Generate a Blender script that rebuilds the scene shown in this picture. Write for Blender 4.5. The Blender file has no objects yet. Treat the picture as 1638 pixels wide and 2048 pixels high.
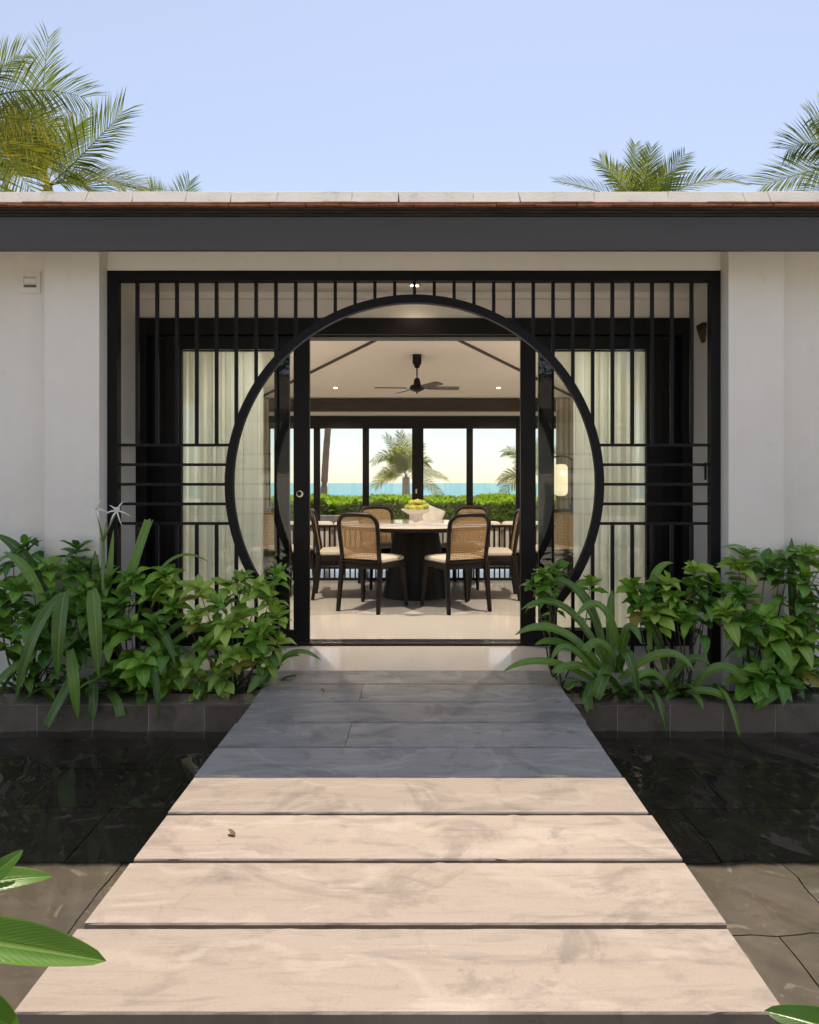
import bpy, math, random
from mathutils import Vector, Matrix, noise
R = math.radians
random.seed(7)
scene = bpy.context.scene
col = scene.collection

# ------------------------------------------------------------------ camera, sky, sun, exposure
F, VX, VY, CH = 1365.33, 839.0, 966.0, 1.15      # focal length and vanishing point (photo pixels), camera height
cam_data = bpy.data.cameras.new('camera')
cam = bpy.data.objects.new('camera', cam_data)
col.objects.link(cam)
cam.location = (0, 0, CH)
cam.rotation_euler = (R(90), 0, 0)
cam_data.sensor_width = 36
cam_data.lens = 24
cam_data.shift_x = -(VX - 819) / 2048
cam_data.shift_y = -(1024 - VY) / 2048
cam_data.clip_start = 0.05
cam_data.clip_end = 30000
scene.camera = cam

SUN_EL, SUN_AZ = 67.3, 8.0                       # sun stands behind the house, a little to the right
world = bpy.data.worlds.new('World')
scene.world = world
world.use_nodes = True
wn = world.node_tree
sky = wn.nodes.new('ShaderNodeTexSky')
sky.sky_type = 'NISHITA'
sky.sun_disc = False
sky.sun_elevation = R(SUN_EL)
sky.sun_rotation = R(SUN_AZ)
sky.air_density = 1.0
sky.dust_density = 0.3
sky.ozone_density = 3.0
bg = wn.nodes['Background']
bg.inputs['Strength'].default_value = 0.10
veil = wn.nodes.new('ShaderNodeMixRGB')          # thin even tropical haze over the whole sky
veil.inputs[0].default_value = 0.34
veil.inputs[2].default_value = (4.9, 4.5, 4.3, 1)
wn.links.new(sky.outputs[0], veil.inputs[1])
wn.links.new(veil.outputs[0], bg.inputs['Color'])

sun_data = bpy.data.lights.new('sun', 'SUN')
sun_data.energy = 3.8
sun_data.angle = R(0.5)
sun_data.color = (1.0, 0.88, 0.72)
sun = bpy.data.objects.new('sun', sun_data)
col.objects.link(sun)
sdir = Vector((math.sin(R(SUN_AZ)) * math.cos(R(SUN_EL)), math.cos(R(SUN_AZ)) * math.cos(R(SUN_EL)), math.sin(R(SUN_EL))))
sun.rotation_euler = (-sdir).to_track_quat('-Z', 'Y').to_euler()
sun.location = (2, 12, 12)

vs = scene.view_settings
vs.view_transform = 'Standard'
vs.look = 'None'
vs.exposure = 1.0
vs.gamma = 1.0
vs.use_curve_mapping = False
cy = scene.cycles
cy.use_denoising = True
cy.max_bounces = 12
cy.diffuse_bounces = 6
cy.glossy_bounces = 5
cy.transmission_bounces = 8
cy.transparent_max_bounces = 24
cy.sample_clamp_indirect = 8
cy.caustics_reflective = False
cy.caustics_refractive = True

def X(px, D): return (px - VX) * D / F
def Z(py, D): return CH - (py - VY) * D / F
def at(px, py, D): return Vector((X(px, D), D, Z(py, D)))

# ------------------------------------------------------------------ materials
def new_mat(name):
    m = bpy.data.materials.new(name)
    m.use_nodes = True
    nt = m.node_tree
    return m, nt, nt.nodes['Principled BSDF'], nt.nodes['Material Output']

def node(nt, t, **kw):
    n = nt.nodes.new(t)
    for k, v in kw.items():
        if k in n.inputs: n.inputs[k].default_value = v
        else: setattr(n, k, v)
    return n

def ramp(nt, fac, stops):
    r = nt.nodes.new('ShaderNodeValToRGB')
    while len(r.color_ramp.elements) < len(stops): r.color_ramp.elements.new(0.5)
    for e, (p, c) in zip(r.color_ramp.elements, stops):
        e.position = p
        e.color = (*c, 1) if len(c) == 3 else c
    nt.links.new(fac, r.inputs[0])
    return r.outputs[0]

def coords(nt, scale=(1, 1, 1), offset_random=False, kind='Object'):
    tc = nt.nodes.new('ShaderNodeTexCoord')
    mp = nt.nodes.new('ShaderNodeMapping')
    mp.inputs['Scale'].default_value = scale
    nt.links.new(tc.outputs[kind], mp.inputs[0])
    if offset_random:
        oi = nt.nodes.new('ShaderNodeObjectInfo')
        mul = node(nt, 'ShaderNodeMath', operation='MULTIPLY')
        mul.inputs[1].default_value = 37.0
        nt.links.new(oi.outputs['Random'], mul.inputs[0])
        nt.links.new(mul.outputs[0], mp.inputs['Location'])
    return mp.outputs[0]

def bump(nt, b, height, strength=0.2, dist=0.01):
    n = node(nt, 'ShaderNodeBump', Strength=strength, Distance=dist)
    nt.links.new(height, n.inputs['Height'])
    nt.links.new(n.outputs[0], b.inputs['Normal'])
    return n

def simple(name, c, rough=0.5, var=0.15, scale=6.0, metal=0.0, spec=0.5, bmp=0.08, bscale=60, stretch=(1, 1, 1)):
    m, nt, b, out = new_mat(name)
    v = coords(nt, stretch, True)
    n1 = node(nt, 'ShaderNodeTexNoise', Scale=scale, Detail=6.0, Roughness=0.6)
    nt.links.new(v, n1.inputs['Vector'])
    lo = tuple(x * (1 - var) for x in c); hi = tuple(min(1, x * (1 + var)) for x in c)
    cc = ramp(nt, n1.outputs[0], [(0.3, lo), (0.7, hi)])
    nt.links.new(cc, b.inputs['Base Color'])
    b.inputs['Roughness'].default_value = rough
    b.inputs['Metallic'].default_value = metal
    b.inputs['Specular IOR Level'].default_value = spec
    if bmp:
        n2 = node(nt, 'ShaderNodeTexNoise', Scale=bscale, Detail=4.0)
        nt.links.new(v, n2.inputs['Vector'])
        bump(nt, b, n2.outputs[0], bmp, 0.004)
    return m

M = {}
def plaster_mat():
    m, nt, b, out = new_mat('white_plaster')
    tc = nt.nodes.new('ShaderNodeTexCoord')
    def nz(scale, stretch, detail=6.0):
        mp = node(nt, 'ShaderNodeMapping'); mp.inputs['Scale'].default_value = stretch
        nt.links.new(tc.outputs['Object'], mp.inputs[0])
        n = node(nt, 'ShaderNodeTexNoise', Scale=scale, Detail=detail, Roughness=0.65)
        nt.links.new(mp.outputs[0], n.inputs['Vector']); return n.outputs[0]
    c0 = ramp(nt, nz(1.6, (1, 1, 1)), [(0.3, (0.80, 0.765, 0.72)), (0.7, (0.86, 0.83, 0.79))])
    c1 = ramp(nt, nz(1.0, (7, 7, 0.35)), [(0.40, (1, 1, 1)), (0.66, (0.92, 0.915, 0.90)), (0.78, (0.84, 0.83, 0.80))])
    mu = node(nt, 'ShaderNodeMixRGB', blend_type='MULTIPLY'); mu.inputs[0].default_value = 0.35
    nt.links.new(c0, mu.inputs[1]); nt.links.new(c1, mu.inputs[2])
    c2 = ramp(nt, nz(9.0, (1, 1, 1), 9.0), [(0.62, (1, 1, 1)), (0.74, (0.88, 0.86, 0.82))])
    mu2 = node(nt, 'ShaderNodeMixRGB', blend_type='MULTIPLY'); mu2.inputs[0].default_value = 0.7
    nt.links.new(mu.outputs[0], mu2.inputs[1]); nt.links.new(c2, mu2.inputs[2])
    nt.links.new(mu2.outputs[0], b.inputs['Base Color'])
    b.inputs['Roughness'].default_value = 0.75; b.inputs['Specular IOR Level'].default_value = 0.25
    bump(nt, b, nz(38.0, (1, 1, 1)), 0.14, 0.004)
    return m
M['plaster'] = plaster_mat()
M['plaster_in'] = simple('interior_plaster', (0.80, 0.75, 0.68), 0.8, 0.02, 1.5, bmp=0.05, bscale=40, spec=0.2)
M['fascia'] = simple('charcoal_painted_timber', (0.060, 0.055, 0.053), 0.5, 0.10, 3.0, bmp=0.10, bscale=30, stretch=(0.15, 1, 2.5))
M['black'] = simple('black_painted_metal', (0.0075, 0.008, 0.010), 0.5, 0.15, 8.0, bmp=0.05, bscale=120, spec=0.2)
M['blackwood'] = simple('black_timber', (0.008, 0.0072, 0.0068), 0.45, 0.25, 8.0, bmp=0.12, bscale=40, stretch=(6, 6, 0.5), spec=0.25)
M['beam'] = simple('dark_brown_timber', (0.030, 0.021, 0.016), 0.5, 0.25, 6.0, bmp=0.1, stretch=(0.4, 6, 6))
M['chairwood'] = simple('dark_walnut_stain', (0.012, 0.0075, 0.0055), 0.42, 0.25, 14.0, bmp=0.06, stretch=(4, 4, 0.6), spec=0.3)
M['fabric'] = simple('oatmeal_fabric', (0.56, 0.49, 0.41), 0.92, 0.06, 30.0, bmp=0.25, bscale=400, spec=0.1)
M['whitefab'] = simple('cream_cushion_fabric', (0.74, 0.69, 0.62), 0.92, 0.04, 20.0, bmp=0.25, bscale=300, spec=0.1)
M['ceramic'] = simple('matt_white_ceramic', (0.72, 0.68, 0.62), 0.5, 0.05, 10.0, bmp=0.03)
M['concrete'] = simple('grey_concrete', (0.16, 0.155, 0.15), 0.85, 0.2, 4.0, bmp=0.3)
M['terrace'] = simple('pale_terrace_paving', (0.72, 0.66, 0.58), 0.7, 0.08, 2.0, bmp=0.1)
M['soil'] = simple('dark_soil', (0.022, 0.016, 0.012), 0.95, 0.4, 20.0, bmp=0.8, bscale=60)
M['grout'] = simple('pale_grout', (0.46, 0.42, 0.37), 0.9, 0.15, 20.0)
M['clay'] = simple('weathered_clay_tile', (0.34, 0.135, 0.075), 0.85, 0.35, 18.0, bmp=0.5, bscale=70)
M['roofclay'] = simple('old_roof_clay', (0.17, 0.085, 0.055), 0.9, 0.35, 12.0, bmp=0.6, bscale=30)
M['batten'] = simple('old_dark_eave_timber', (0.030, 0.021, 0.017), 0.85, 0.6, 10.0, bmp=0.8, bscale=40, stretch=(0.5, 3, 5))
M['chrome'] = simple('brushed_steel', (0.6, 0.58, 0.54), 0.25, 0.05, 20.0, metal=1.0, bmp=0)
M['brass'] = simple('dull_brass_strip', (0.42, 0.33, 0.20), 0.5, 0.2, 60.0, metal=0.4, bmp=0.2)
M['bark'] = simple('palm_bark', (0.12, 0.092, 0.070), 0.9, 0.35, 6.0, bmp=0.7, bscale=14, stretch=(1, 1, 3))
M['stem'] = simple('brown_green_stem', (0.10, 0.085, 0.045), 0.8, 0.3, 20.0, bmp=0.3)
M['hangbrown'] = simple('carved_brown_wood', (0.10, 0.045, 0.028), 0.6, 0.4, 40.0, bmp=0.5)
M['grass'] = simple('lawn_ground', (0.06, 0.085, 0.03), 0.95, 0.3, 8.0, bmp=0.6)
M['hedge_inner'] = simple('hedge_inner_painted_shade', (0.05, 0.085, 0.015), 0.9, 0.4, 20.0, bmp=0.8, bscale=30)
M['petal'] = simple('white_petal', (0.82, 0.80, 0.76), 0.55, 0.03, 20.0, bmp=0)
M['drape'] = simple('taupe_drape_fabric', (0.34, 0.30, 0.24), 0.95, 0.06, 20.0, bmp=0.2, bscale=200, spec=0.1)

def cap_mat():
    m, nt, b, out = new_mat('aged_white_mortar')
    v = coords(nt, (1, 1, 1), False)
    n1 = node(nt, 'ShaderNodeTexNoise', Scale=5.0, Detail=8.0, Roughness=0.65)
    nt.links.new(v, n1.inputs['Vector'])
    c = ramp(nt, n1.outputs[0], [(0.25, (0.30, 0.25, 0.20)), (0.42, (0.66, 0.60, 0.52)), (0.7, (0.76, 0.70, 0.62))])
    nt.links.new(c, b.inputs['Base Color'])
    b.inputs['Roughness'].default_value = 0.85
    n2 = node(nt, 'ShaderNodeTexNoise', Scale=70.0, Detail=5.0)
    nt.links.new(v, n2.inputs['Vector'])
    bump(nt, b, n2.outputs[0], 0.35, 0.004)
    return m
M['cap'] = cap_mat()

def stone_mat(name, base, light, dark, rough=0.62, vein=0.4, wisps=0.0):
    m, nt, b, out = new_mat(name)
    v = coords(nt, (1, 1, 1), True)
    # large cloudy variation stretched along the slab
    mp = node(nt, 'ShaderNodeMapping'); mp.inputs['Scale'].default_value = (1.0, 3.2, 1)
    nt.links.new(v, mp.inputs[0])
    n1 = node(nt, 'ShaderNodeTexNoise', Scale=2.6, Detail=9.0, Roughness=0.62, Distortion=1.6)
    nt.links.new(mp.outputs[0], n1.inputs['Vector'])
    c1 = ramp(nt, n1.outputs[0], [(0.26, dark), (0.46, base), (0.60, base), (0.78, light)])
    # fine wavy veins
    w = node(nt, 'ShaderNodeTexWave', Scale=1.3, Distortion=13.0, Detail=5.0)
    w.inputs['Detail Scale'].default_value = 1.3
    w.bands_direction = 'Y'
    nt.links.new(v, w.inputs['Vector'])
    wr = ramp(nt, w.outputs[0], [(0.0, (1, 1, 1)), (0.07, (0.45, 0.45, 0.45)), (0.16, (0, 0, 0))])
    mix = node(nt, 'ShaderNodeMixRGB', blend_type='MIX')
    mulv = node(nt, 'ShaderNodeMath', operation='MULTIPLY'); mulv.inputs[1].default_value = vein
    nt.links.new(wr, mulv.inputs[0])
    nt.links.new(mulv.outputs[0], mix.inputs[0])
    nt.links.new(c1, mix.inputs[1])
    mix.inputs[2].default_value = (*light, 1)
    mp2 = node(nt, 'ShaderNodeMapping'); mp2.inputs['Scale'].default_value = (1.4, 13.0, 1); mp2.inputs['Rotation'].default_value = (0, 0, 0.16)
    nt.links.new(v, mp2.inputs[0])
    n5 = node(nt, 'ShaderNodeTexNoise', Scale=2.2, Detail=8.0, Roughness=0.68, Distortion=0.9)
    nt.links.new(mp2.outputs[0], n5.inputs['Vector'])
    st5 = ramp(nt, n5.outputs[0], [(0.30, (0.70, 0.70, 0.72)), (0.47, (1, 1, 1)), (0.62, (1.03, 1.03, 1.02)), (0.78, (1.24, 1.22, 1.2))])
    mu5 = node(nt, 'ShaderNodeMixRGB', blend_type='MULTIPLY'); mu5.inputs[0].default_value = 0.85
    nt.links.new(mix.outputs[0], mu5.inputs[1]); nt.links.new(st5, mu5.inputs[2])
    n6 = node(nt, 'ShaderNodeTexNoise', Scale=1.7, Detail=5.0, Roughness=0.7, Distortion=2.5)
    nt.links.new(v, n6.inputs['Vector'])
    st6 = ramp(nt, n6.outputs[0], [(0.54, (1, 1, 1)), (0.60, (0.80, 0.79, 0.80)), (0.68, (0.64, 0.63, 0.65))])
    mu6 = node(nt, 'ShaderNodeMixRGB', blend_type='MULTIPLY'); mu6.inputs[0].default_value = 0.9
    nt.links.new(mu5.outputs[0], mu6.inputs[1]); nt.links.new(st6, mu6.inputs[2])
    mix = mu6
    if wisps:
        n7 = node(nt, 'ShaderNodeTexNoise', Scale=3.4, Detail=7.0, Roughness=0.6, Distortion=3.5)
        nt.links.new(v, n7.inputs['Vector'])
        w7 = ramp(nt, n7.outputs[0], [(0.60, (0, 0, 0)), (0.66, (wisps,) * 3), (0.72, (wisps * 0.4,) * 3)])
        mx7 = node(nt, 'ShaderNodeMixRGB'); mx7.inputs[2].default_value = (0.30, 0.28, 0.25, 1)
        nt.links.new(w7, mx7.inputs[0]); nt.links.new(mu6.outputs[0], mx7.inputs[1])
        mix = mx7
    # speckle
    n3 = node(nt, 'ShaderNodeTexNoise', Scale=140.0, Detail=3.0)
    nt.links.new(v, n3.inputs['Vector'])
    sp = ramp(nt, n3.outputs[0], [(0.35, (0.93, 0.93, 0.93)), (0.55, (1, 1, 1)), (0.72, (1, 1, 1)), (0.78, (1.3, 1.3, 1.3))])
    mu = node(nt, 'ShaderNodeMixRGB', blend_type='MULTIPLY'); mu.inputs[0].default_value = 1.0
    nt.links.new(mix.outputs[0], mu.inputs[1]); nt.links.new(sp, mu.inputs[2])
    # each slab a little lighter or darker
    oi = nt.nodes.new('ShaderNodeObjectInfo')
    mr = node(nt, 'ShaderNodeMapRange'); mr.inputs['To Min'].default_value = 0.84; mr.inputs['To Max'].default_value = 1.10
    nt.links.new(oi.outputs['Random'], mr.inputs[0])
    mu2 = node(nt, 'ShaderNodeMixRGB', blend_type='MULTIPLY'); mu2.inputs[0].default_value = 1.0
    nt.links.new(mu.outputs[0], mu2.inputs[1]); nt.links.new(mr.outputs[0], mu2.inputs[2])
    nt.links.new(mu2.outputs[0], b.inputs['Base Color'])
    b.inputs['Roughness'].default_value = rough
    n4 = node(nt, 'ShaderNodeTexNoise', Scale=55.0, Detail=8.0, Roughness=0.7)
    nt.links.new(v, n4.inputs['Vector'])
    bump(nt, b, n4.outputs[0], 0.07, 0.003)
    return m
M['slab'] = stone_mat('grey_sandstone_sunlit', (0.252, 0.205, 0.170), (0.335, 0.286, 0.243), (0.155, 0.130, 0.113), 0.6)  # sunlit copy of the plank stone, warm sun tint put into its colour
M['slab_shaded'] = stone_mat('grey_sandstone_shaded', (0.325, 0.318, 0.305), (0.52, 0.505, 0.48), (0.18, 0.178, 0.175), 0.45, 0.34)  # same stone again for the shaded planks, shade tone set in its colour
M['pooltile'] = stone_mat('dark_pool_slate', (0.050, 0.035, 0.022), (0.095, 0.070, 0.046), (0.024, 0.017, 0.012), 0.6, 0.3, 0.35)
M['plantertile'] = stone_mat('brown_grey_basalt_tile', (0.19, 0.152, 0.12), (0.26, 0.215, 0.175), (0.125, 0.10, 0.08), 0.28)

def floor_mat():
    m, nt, b, out = new_mat('polished_white_terrazzo')
    v = coords(nt)
    n1 = node(nt, 'ShaderNodeTexNoise', Scale=90.0, Detail=3.0)
    nt.links.new(v, n1.inputs['Vector'])
    c = ramp(nt, n1.outputs[0], [(0.32, (0.54, 0.49, 0.43)), (0.45, (0.68, 0.63, 0.565)), (0.75, (0.72, 0.67, 0.605))])
    nt.links.new(c, b.inputs['Base Color'])
    n2 = node(nt, 'ShaderNodeTexNoise', Scale=3.0, Detail=3.0)
    nt.links.new(v, n2.inputs['Vector'])
    mr = node(nt, 'ShaderNodeMapRange'); mr.inputs['To Min'].default_value = 0.06; mr.inputs['To Max'].default_value = 0.16
    nt.links.new(n2.outputs[0], mr.inputs[0]); nt.links.new(mr.outputs[0], b.inputs['Roughness'])
    b.inputs['Specular IOR Level'].default_value = 0.5
    return m
M['floor'] = floor_mat()

def glass_mat(name, tint=(0.93, 0.95, 0.93), ior=1.5):
    m, nt, b, out = new_mat(name)
    nt.nodes.remove(b)
    tr = nt.nodes.new('ShaderNodeBsdfTransparent'); tr.inputs[0].default_value = (*tint, 1)
    gl = node(nt, 'ShaderNodeBsdfGlossy', Roughness=0.0)
    gl.inputs[0].default_value = (1, 1, 1, 1)
    fr = node(nt, 'ShaderNodeFresnel', IOR=ior)
    n1 = node(nt, 'ShaderNodeTexNoise', Scale=1.2, Detail=1.0)
    tc = nt.nodes.new('ShaderNodeTexCoord'); nt.links.new(tc.outputs['Object'], n1.inputs['Vector'])
    bp = node(nt, 'ShaderNodeBump', Strength=0.02, Distance=0.02)
    nt.links.new(n1.outputs[0], bp.inputs['Height']); nt.links.new(bp.outputs[0], gl.inputs['Normal'])
    mx = nt.nodes.new('ShaderNodeMixShader')
    nt.links.new(fr.outputs[0], mx.inputs[0]); nt.links.new(tr.outputs[0], mx.inputs[1]); nt.links.new(gl.outputs[0], mx.inputs[2])
    nt.links.new(mx.outputs[0], out.inputs['Surface'])
    return m
M['glass'] = glass_mat('door_glass', (0.93, 0.95, 0.93), 1.42)
M['glass_far'] = glass_mat('window_glass', (0.97, 0.96, 0.94), 1.45)

def water_mat():
    m, nt, b, out = new_mat('pool_water')
    nt.nodes.remove(b)
    g = node(nt, 'ShaderNodeBsdfGlass', Roughness=0.0, IOR=1.33)
    g.inputs[0].default_value = (0.97, 0.97, 0.94, 1)
    nt.links.new(g.outputs[0], out.inputs['Surface'])
    return m
M['water'] = water_mat()

def sea_mat():
    m, nt, b, out = new_mat('turquoise_sea')
    v = coords(nt, (0.004, 0.02, 1))
    n1 = node(nt, 'ShaderNodeTexNoise', Scale=3.0, Detail=6.0)
    nt.links.new(v, n1.inputs['Vector'])
    c = ramp(nt, n1.outputs[0], [(0.3, (0.10, 0.25, 0.30)), (0.6, (0.14, 0.31, 0.355)), (0.72, (0.30, 0.45, 0.47))])
    nt.links.new(c, b.inputs['Base Color'])
    b.inputs['Roughness'].default_value = 0.6
    b.inputs['Specular IOR Level'].default_value = 0.08
    return m
M['sea'] = sea_mat()

def sheer_mat():
    m, nt, b, out = new_mat('white_sheer_fabric')
    nt.nodes.remove(b)
    tr = nt.nodes.new('ShaderNodeBsdfTransparent')
    df = nt.nodes.new('ShaderNodeBsdfDiffuse'); df.inputs[0].default_value = (0.88, 0.90, 0.87, 1)
    tl = nt.nodes.new('ShaderNodeBsdfTranslucent'); tl.inputs[0].default_value = (0.88, 0.90, 0.87, 1)
    a = nt.nodes.new('ShaderNodeMixShader'); a.inputs[0].default_value = 0.45
    nt.links.new(df.outputs[0], a.inputs[1]); nt.links.new(tl.outputs[0], a.inputs[2])
    v = coords(nt, (40, 40, 0.4))
    n1 = node(nt, 'ShaderNodeTexNoise', Scale=1.0, Detail=3.0)
    nt.links.new(v, n1.inputs['Vector'])
    mr = node(nt, 'ShaderNodeMapRange'); mr.inputs['To Min'].default_value = 0.72; mr.inputs['To Max'].default_value = 0.95
    nt.links.new(n1.outputs[0], mr.inputs[0])
    mx = nt.nodes.new('ShaderNodeMixShader')
    nt.links.new(mr.outputs[0], mx.inputs[0]); nt.links.new(tr.outputs[0], mx.inputs[1]); nt.links.new(a.outputs[0], mx.inputs[2])
    nt.links.new(mx.outputs[0], out.inputs['Surface'])
    return m
M['sheer'] = sheer_mat()

def cane_mat():
    m, nt, b, out = new_mat('woven_cane')
    tc = nt.nodes.new('ShaderNodeTexCoord')
    mp = nt.nodes.new('ShaderNodeMapping'); mp.inputs['Scale'].default_value = (66, 66, 66)
    nt.links.new(tc.outputs['Object'], mp.inputs[0])
    sx = nt.nodes.new('ShaderNodeSeparateXYZ'); nt.links.new(mp.outputs[0], sx.inputs[0])
    def tri(o):
        f = node(nt, 'ShaderNodeMath', operation='FRACT'); nt.links.new(o, f.inputs[0])
        s = node(nt, 'ShaderNodeMath', operation='SUBTRACT'); s.inputs[1].default_value = 0.5; nt.links.new(f.outputs[0], s.inputs[0])
        q = node(nt, 'ShaderNodeMath', operation='POWER'); q.inputs[1].default_value = 2.0
        ab = node(nt, 'ShaderNodeMath', operation='ABSOLUTE'); nt.links.new(s.outputs[0], ab.inputs[0]); nt.links.new(ab.outputs[0], q.inputs[0])
        return q.outputs[0]
    ad = node(nt, 'ShaderNodeMath', operation='ADD')
    nt.links.new(tri(sx.outputs['X']), ad.inputs[0]); nt.links.new(tri(sx.outputs['Z']), ad.inputs[1])
    lt = node(nt, 'ShaderNodeMath', operation='LESS_THAN'); lt.inputs[1].default_value = 0.075
    nt.links.new(ad.outputs[0], lt.inputs[0])
    b.inputs['Base Color'].default_value = (0.42, 0.27, 0.135, 1)
    b.inputs['Roughness'].default_value = 0.6
    tl = nt.nodes.new('ShaderNodeBsdfTranslucent'); tl.inputs[0].default_value = (0.50, 0.32, 0.15, 1)
    a = nt.nodes.new('ShaderNodeMixShader'); a.inputs[0].default_value = 0.45
    nt.links.new(b.outputs[0], a.inputs[1]); nt.links.new(tl.outputs[0], a.inputs[2])
    tr = nt.nodes.new('ShaderNodeBsdfTransparent')
    mx = nt.nodes.new('ShaderNodeMixShader')
    nt.links.new(lt.outputs[0], mx.inputs[0]); nt.links.new(a.outputs[0], mx.inputs[1]); nt.links.new(tr.outputs[0], mx.inputs[2])
    nt.links.new(mx.outputs[0], out.inputs['Surface'])
    return m
M['cane'] = cane_mat()

def emit_mat(name, c, s):
    m, nt, b, out = new_mat(name)
    b.inputs['Base Color'].default_value = (*c, 1)
    b.inputs['Emission Color'].default_value = (*c, 1)
    b.inputs['Emission Strength'].default_value = s
    return m
M['bulb'] = emit_mat('downlight_bulb', (1.0, 0.78, 0.50), 14.0)
M['lantern'] = emit_mat('lit_paper_shade', (1.0, 0.86, 0.62), 0.34)
M['lantern_bulb'] = emit_mat('lantern_bulb', (1.0, 0.75, 0.42), 4.0)

def leaf_mat(name, dark, light, rib, transl=0.35, veins=11.0, rough=0.38, vein_amt=0.55, spec=0.5):
    """u runs along the leaf, v across it"""
    m, nt, b, out = new_mat(name)
    uv = nt.nodes.new('ShaderNodeTexCoord')
    sx = nt.nodes.new('ShaderNodeSeparateXYZ'); nt.links.new(uv.outputs['UV'], sx.inputs[0])
    oi = nt.nodes.new('ShaderNodeObjectInfo')
    mixc = node(nt, 'ShaderNodeMixRGB'); mixc.inputs[1].default_value = (*dark, 1); mixc.inputs[2].default_value = (*light, 1)
    n1 = node(nt, 'ShaderNodeTexNoise', Scale=4.0, Detail=3.0)
    nt.links.new(uv.outputs['UV'], n1.inputs['Vector'])
    ad = node(nt, 'ShaderNodeMath', operation='ADD')
    sc = node(nt, 'ShaderNodeMath', operation='MULTIPLY'); sc.inputs[1].default_value = 0.5
    sb = node(nt, 'ShaderNodeMath', operation='SUBTRACT'); sb.inputs[1].default_value = 0.5
    nt.links.new(n1.outputs[0], sb.inputs[0]); nt.links.new(sb.outputs[0], sc.inputs[0])
    nt.links.new(oi.outputs['Random'], ad.inputs[0]); nt.links.new(sc.outputs[0], ad.inputs[1])
    nt.links.new(ad.outputs[0], mixc.inputs[0])
    # distance from midrib
    s = node(nt, 'ShaderNodeMath', operation='SUBTRACT'); s.inputs[1].default_value = 0.5; nt.links.new(sx.outputs['Y'], s.inputs[0])
    ab = node(nt, 'ShaderNodeMath', operation='ABSOLUTE'); nt.links.new(s.outputs[0], ab.inputs[0])
    ribm = ramp(nt, ab.outputs[0], [(0.0, (1, 1, 1)), (0.025, (0.9, 0.9, 0.9)), (0.06, (0, 0, 0)), (0.455, (0, 0, 0)), (0.5, (0.6, 0.6, 0.6))])
    # side veins, slanted towards the tip
    a1 = node(nt, 'ShaderNodeMath', operation='MULTIPLY'); a1.inputs[1].default_value = -0.55; nt.links.new(ab.outputs[0], a1.inputs[0])
    a2 = node(nt, 'ShaderNodeMath', operation='ADD'); nt.links.new(sx.outputs['X'], a2.inputs[0]); nt.links.new(a1.outputs[0], a2.inputs[1])
    a3 = node(nt, 'ShaderNodeMath', operation='MULTIPLY'); a3.inputs[1].default_value = veins; nt.links.new(a2.outputs[0], a3.inputs[0])
    a4 = node(nt, 'ShaderNodeMath', operation='FRACT'); nt.links.new(a3.outputs[0], a4.inputs[0])
    vm = ramp(nt, a4.outputs[0], [(0.0, (1, 1, 1)), (0.10, (0.25, 0.25, 0.25)), (0.5, (0, 0, 0)), (0.9, (0.25, 0.25, 0.25)), (1.0, (1, 1, 1))])
    mxm = node(nt, 'ShaderNodeMath', operation='MULTIPLY'); mxm.inputs[1].default_value = vein_amt
    nt.links.new(vm, mxm.inputs[0])
    mxx = node(nt, 'ShaderNodeMath', operation='MAXIMUM'); nt.links.new(mxm.outputs[0], mxx.inputs[0]); nt.links.new(ribm, mxx.inputs[1])
    fin = node(nt, 'ShaderNodeMixRGB'); fin.inputs[2].default_value = (*rib, 1)
    hm = node(nt, 'ShaderNodeMath', operation='MULTIPLY'); hm.inputs[1].default_value = 0.55
    nt.links.new(mxx.outputs[0], hm.inputs[0]); nt.links.new(hm.outputs[0], fin.inputs[0]); nt.links.new(mixc.outputs[0], fin.inputs[1])
    nt.links.new(fin.outputs[0], b.inputs['Base Color'])
    b.inputs['Roughness'].default_value = rough
    b.inputs['Specular IOR Level'].default_value = spec
    inv = node(nt, 'ShaderNodeMath', operation='SUBTRACT'); inv.inputs[0].default_value = 1.0; nt.links.new(mxx.outputs[0], inv.inputs[1])
    bump(nt, b, inv.outputs[0], 0.35, 0.004)
    tl = nt.nodes.new('ShaderNodeBsdfTranslucent')
    br = node(nt, 'ShaderNodeMixRGB', blend_type='MULTIPLY'); br.inputs[0].default_value = 1.0; br.inputs[2].default_value = (1.5, 1.6, 0.55, 1)
    nt.links.new(fin.outputs[0], br.inputs[1]); nt.links.new(br.outputs[0], tl.inputs[0])
    mx = nt.nodes.new('ShaderNodeMixShader'); mx.inputs[0].default_value = transl
    nt.links.new(b.outputs[0], mx.inputs[1]); nt.links.new(tl.outputs[0], mx.inputs[2])
    nt.links.new(mx.outputs[0], out.inputs['Surface'])
    return m
M['leaf_dark'] = leaf_mat('deep_green_leaf', (0.034, 0.125, 0.012), (0.125, 0.30, 0.028), (0.24, 0.40, 0.08), 0.18, rough=0.24, spec=0.5)
M['leaf_mid'] = leaf_mat('mid_green_leaf', (0.080, 0.215, 0.018), (0.235, 0.45, 0.042), (0.38, 0.55, 0.12), 0.18, rough=0.24, spec=0.5)
M['leaf_pale'] = leaf_mat('pale_green_leaf', (0.21, 0.36, 0.045), (0.43, 0.60, 0.10), (0.58, 0.68, 0.20), 0.18, rough=0.26, spec=0.5)
M['leaf_old'] = leaf_mat('yellowing_leaf', (0.30, 0.24, 0.04), (0.42, 0.36, 0.07), (0.40, 0.38, 0.12), 0.2, rough=0.4)
M['litter'] = leaf_mat('dry_fallen_leaf', (0.10, 0.055, 0.025), (0.26, 0.16, 0.07), (0.2, 0.13, 0.06), 0.1, rough=0.7)
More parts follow.
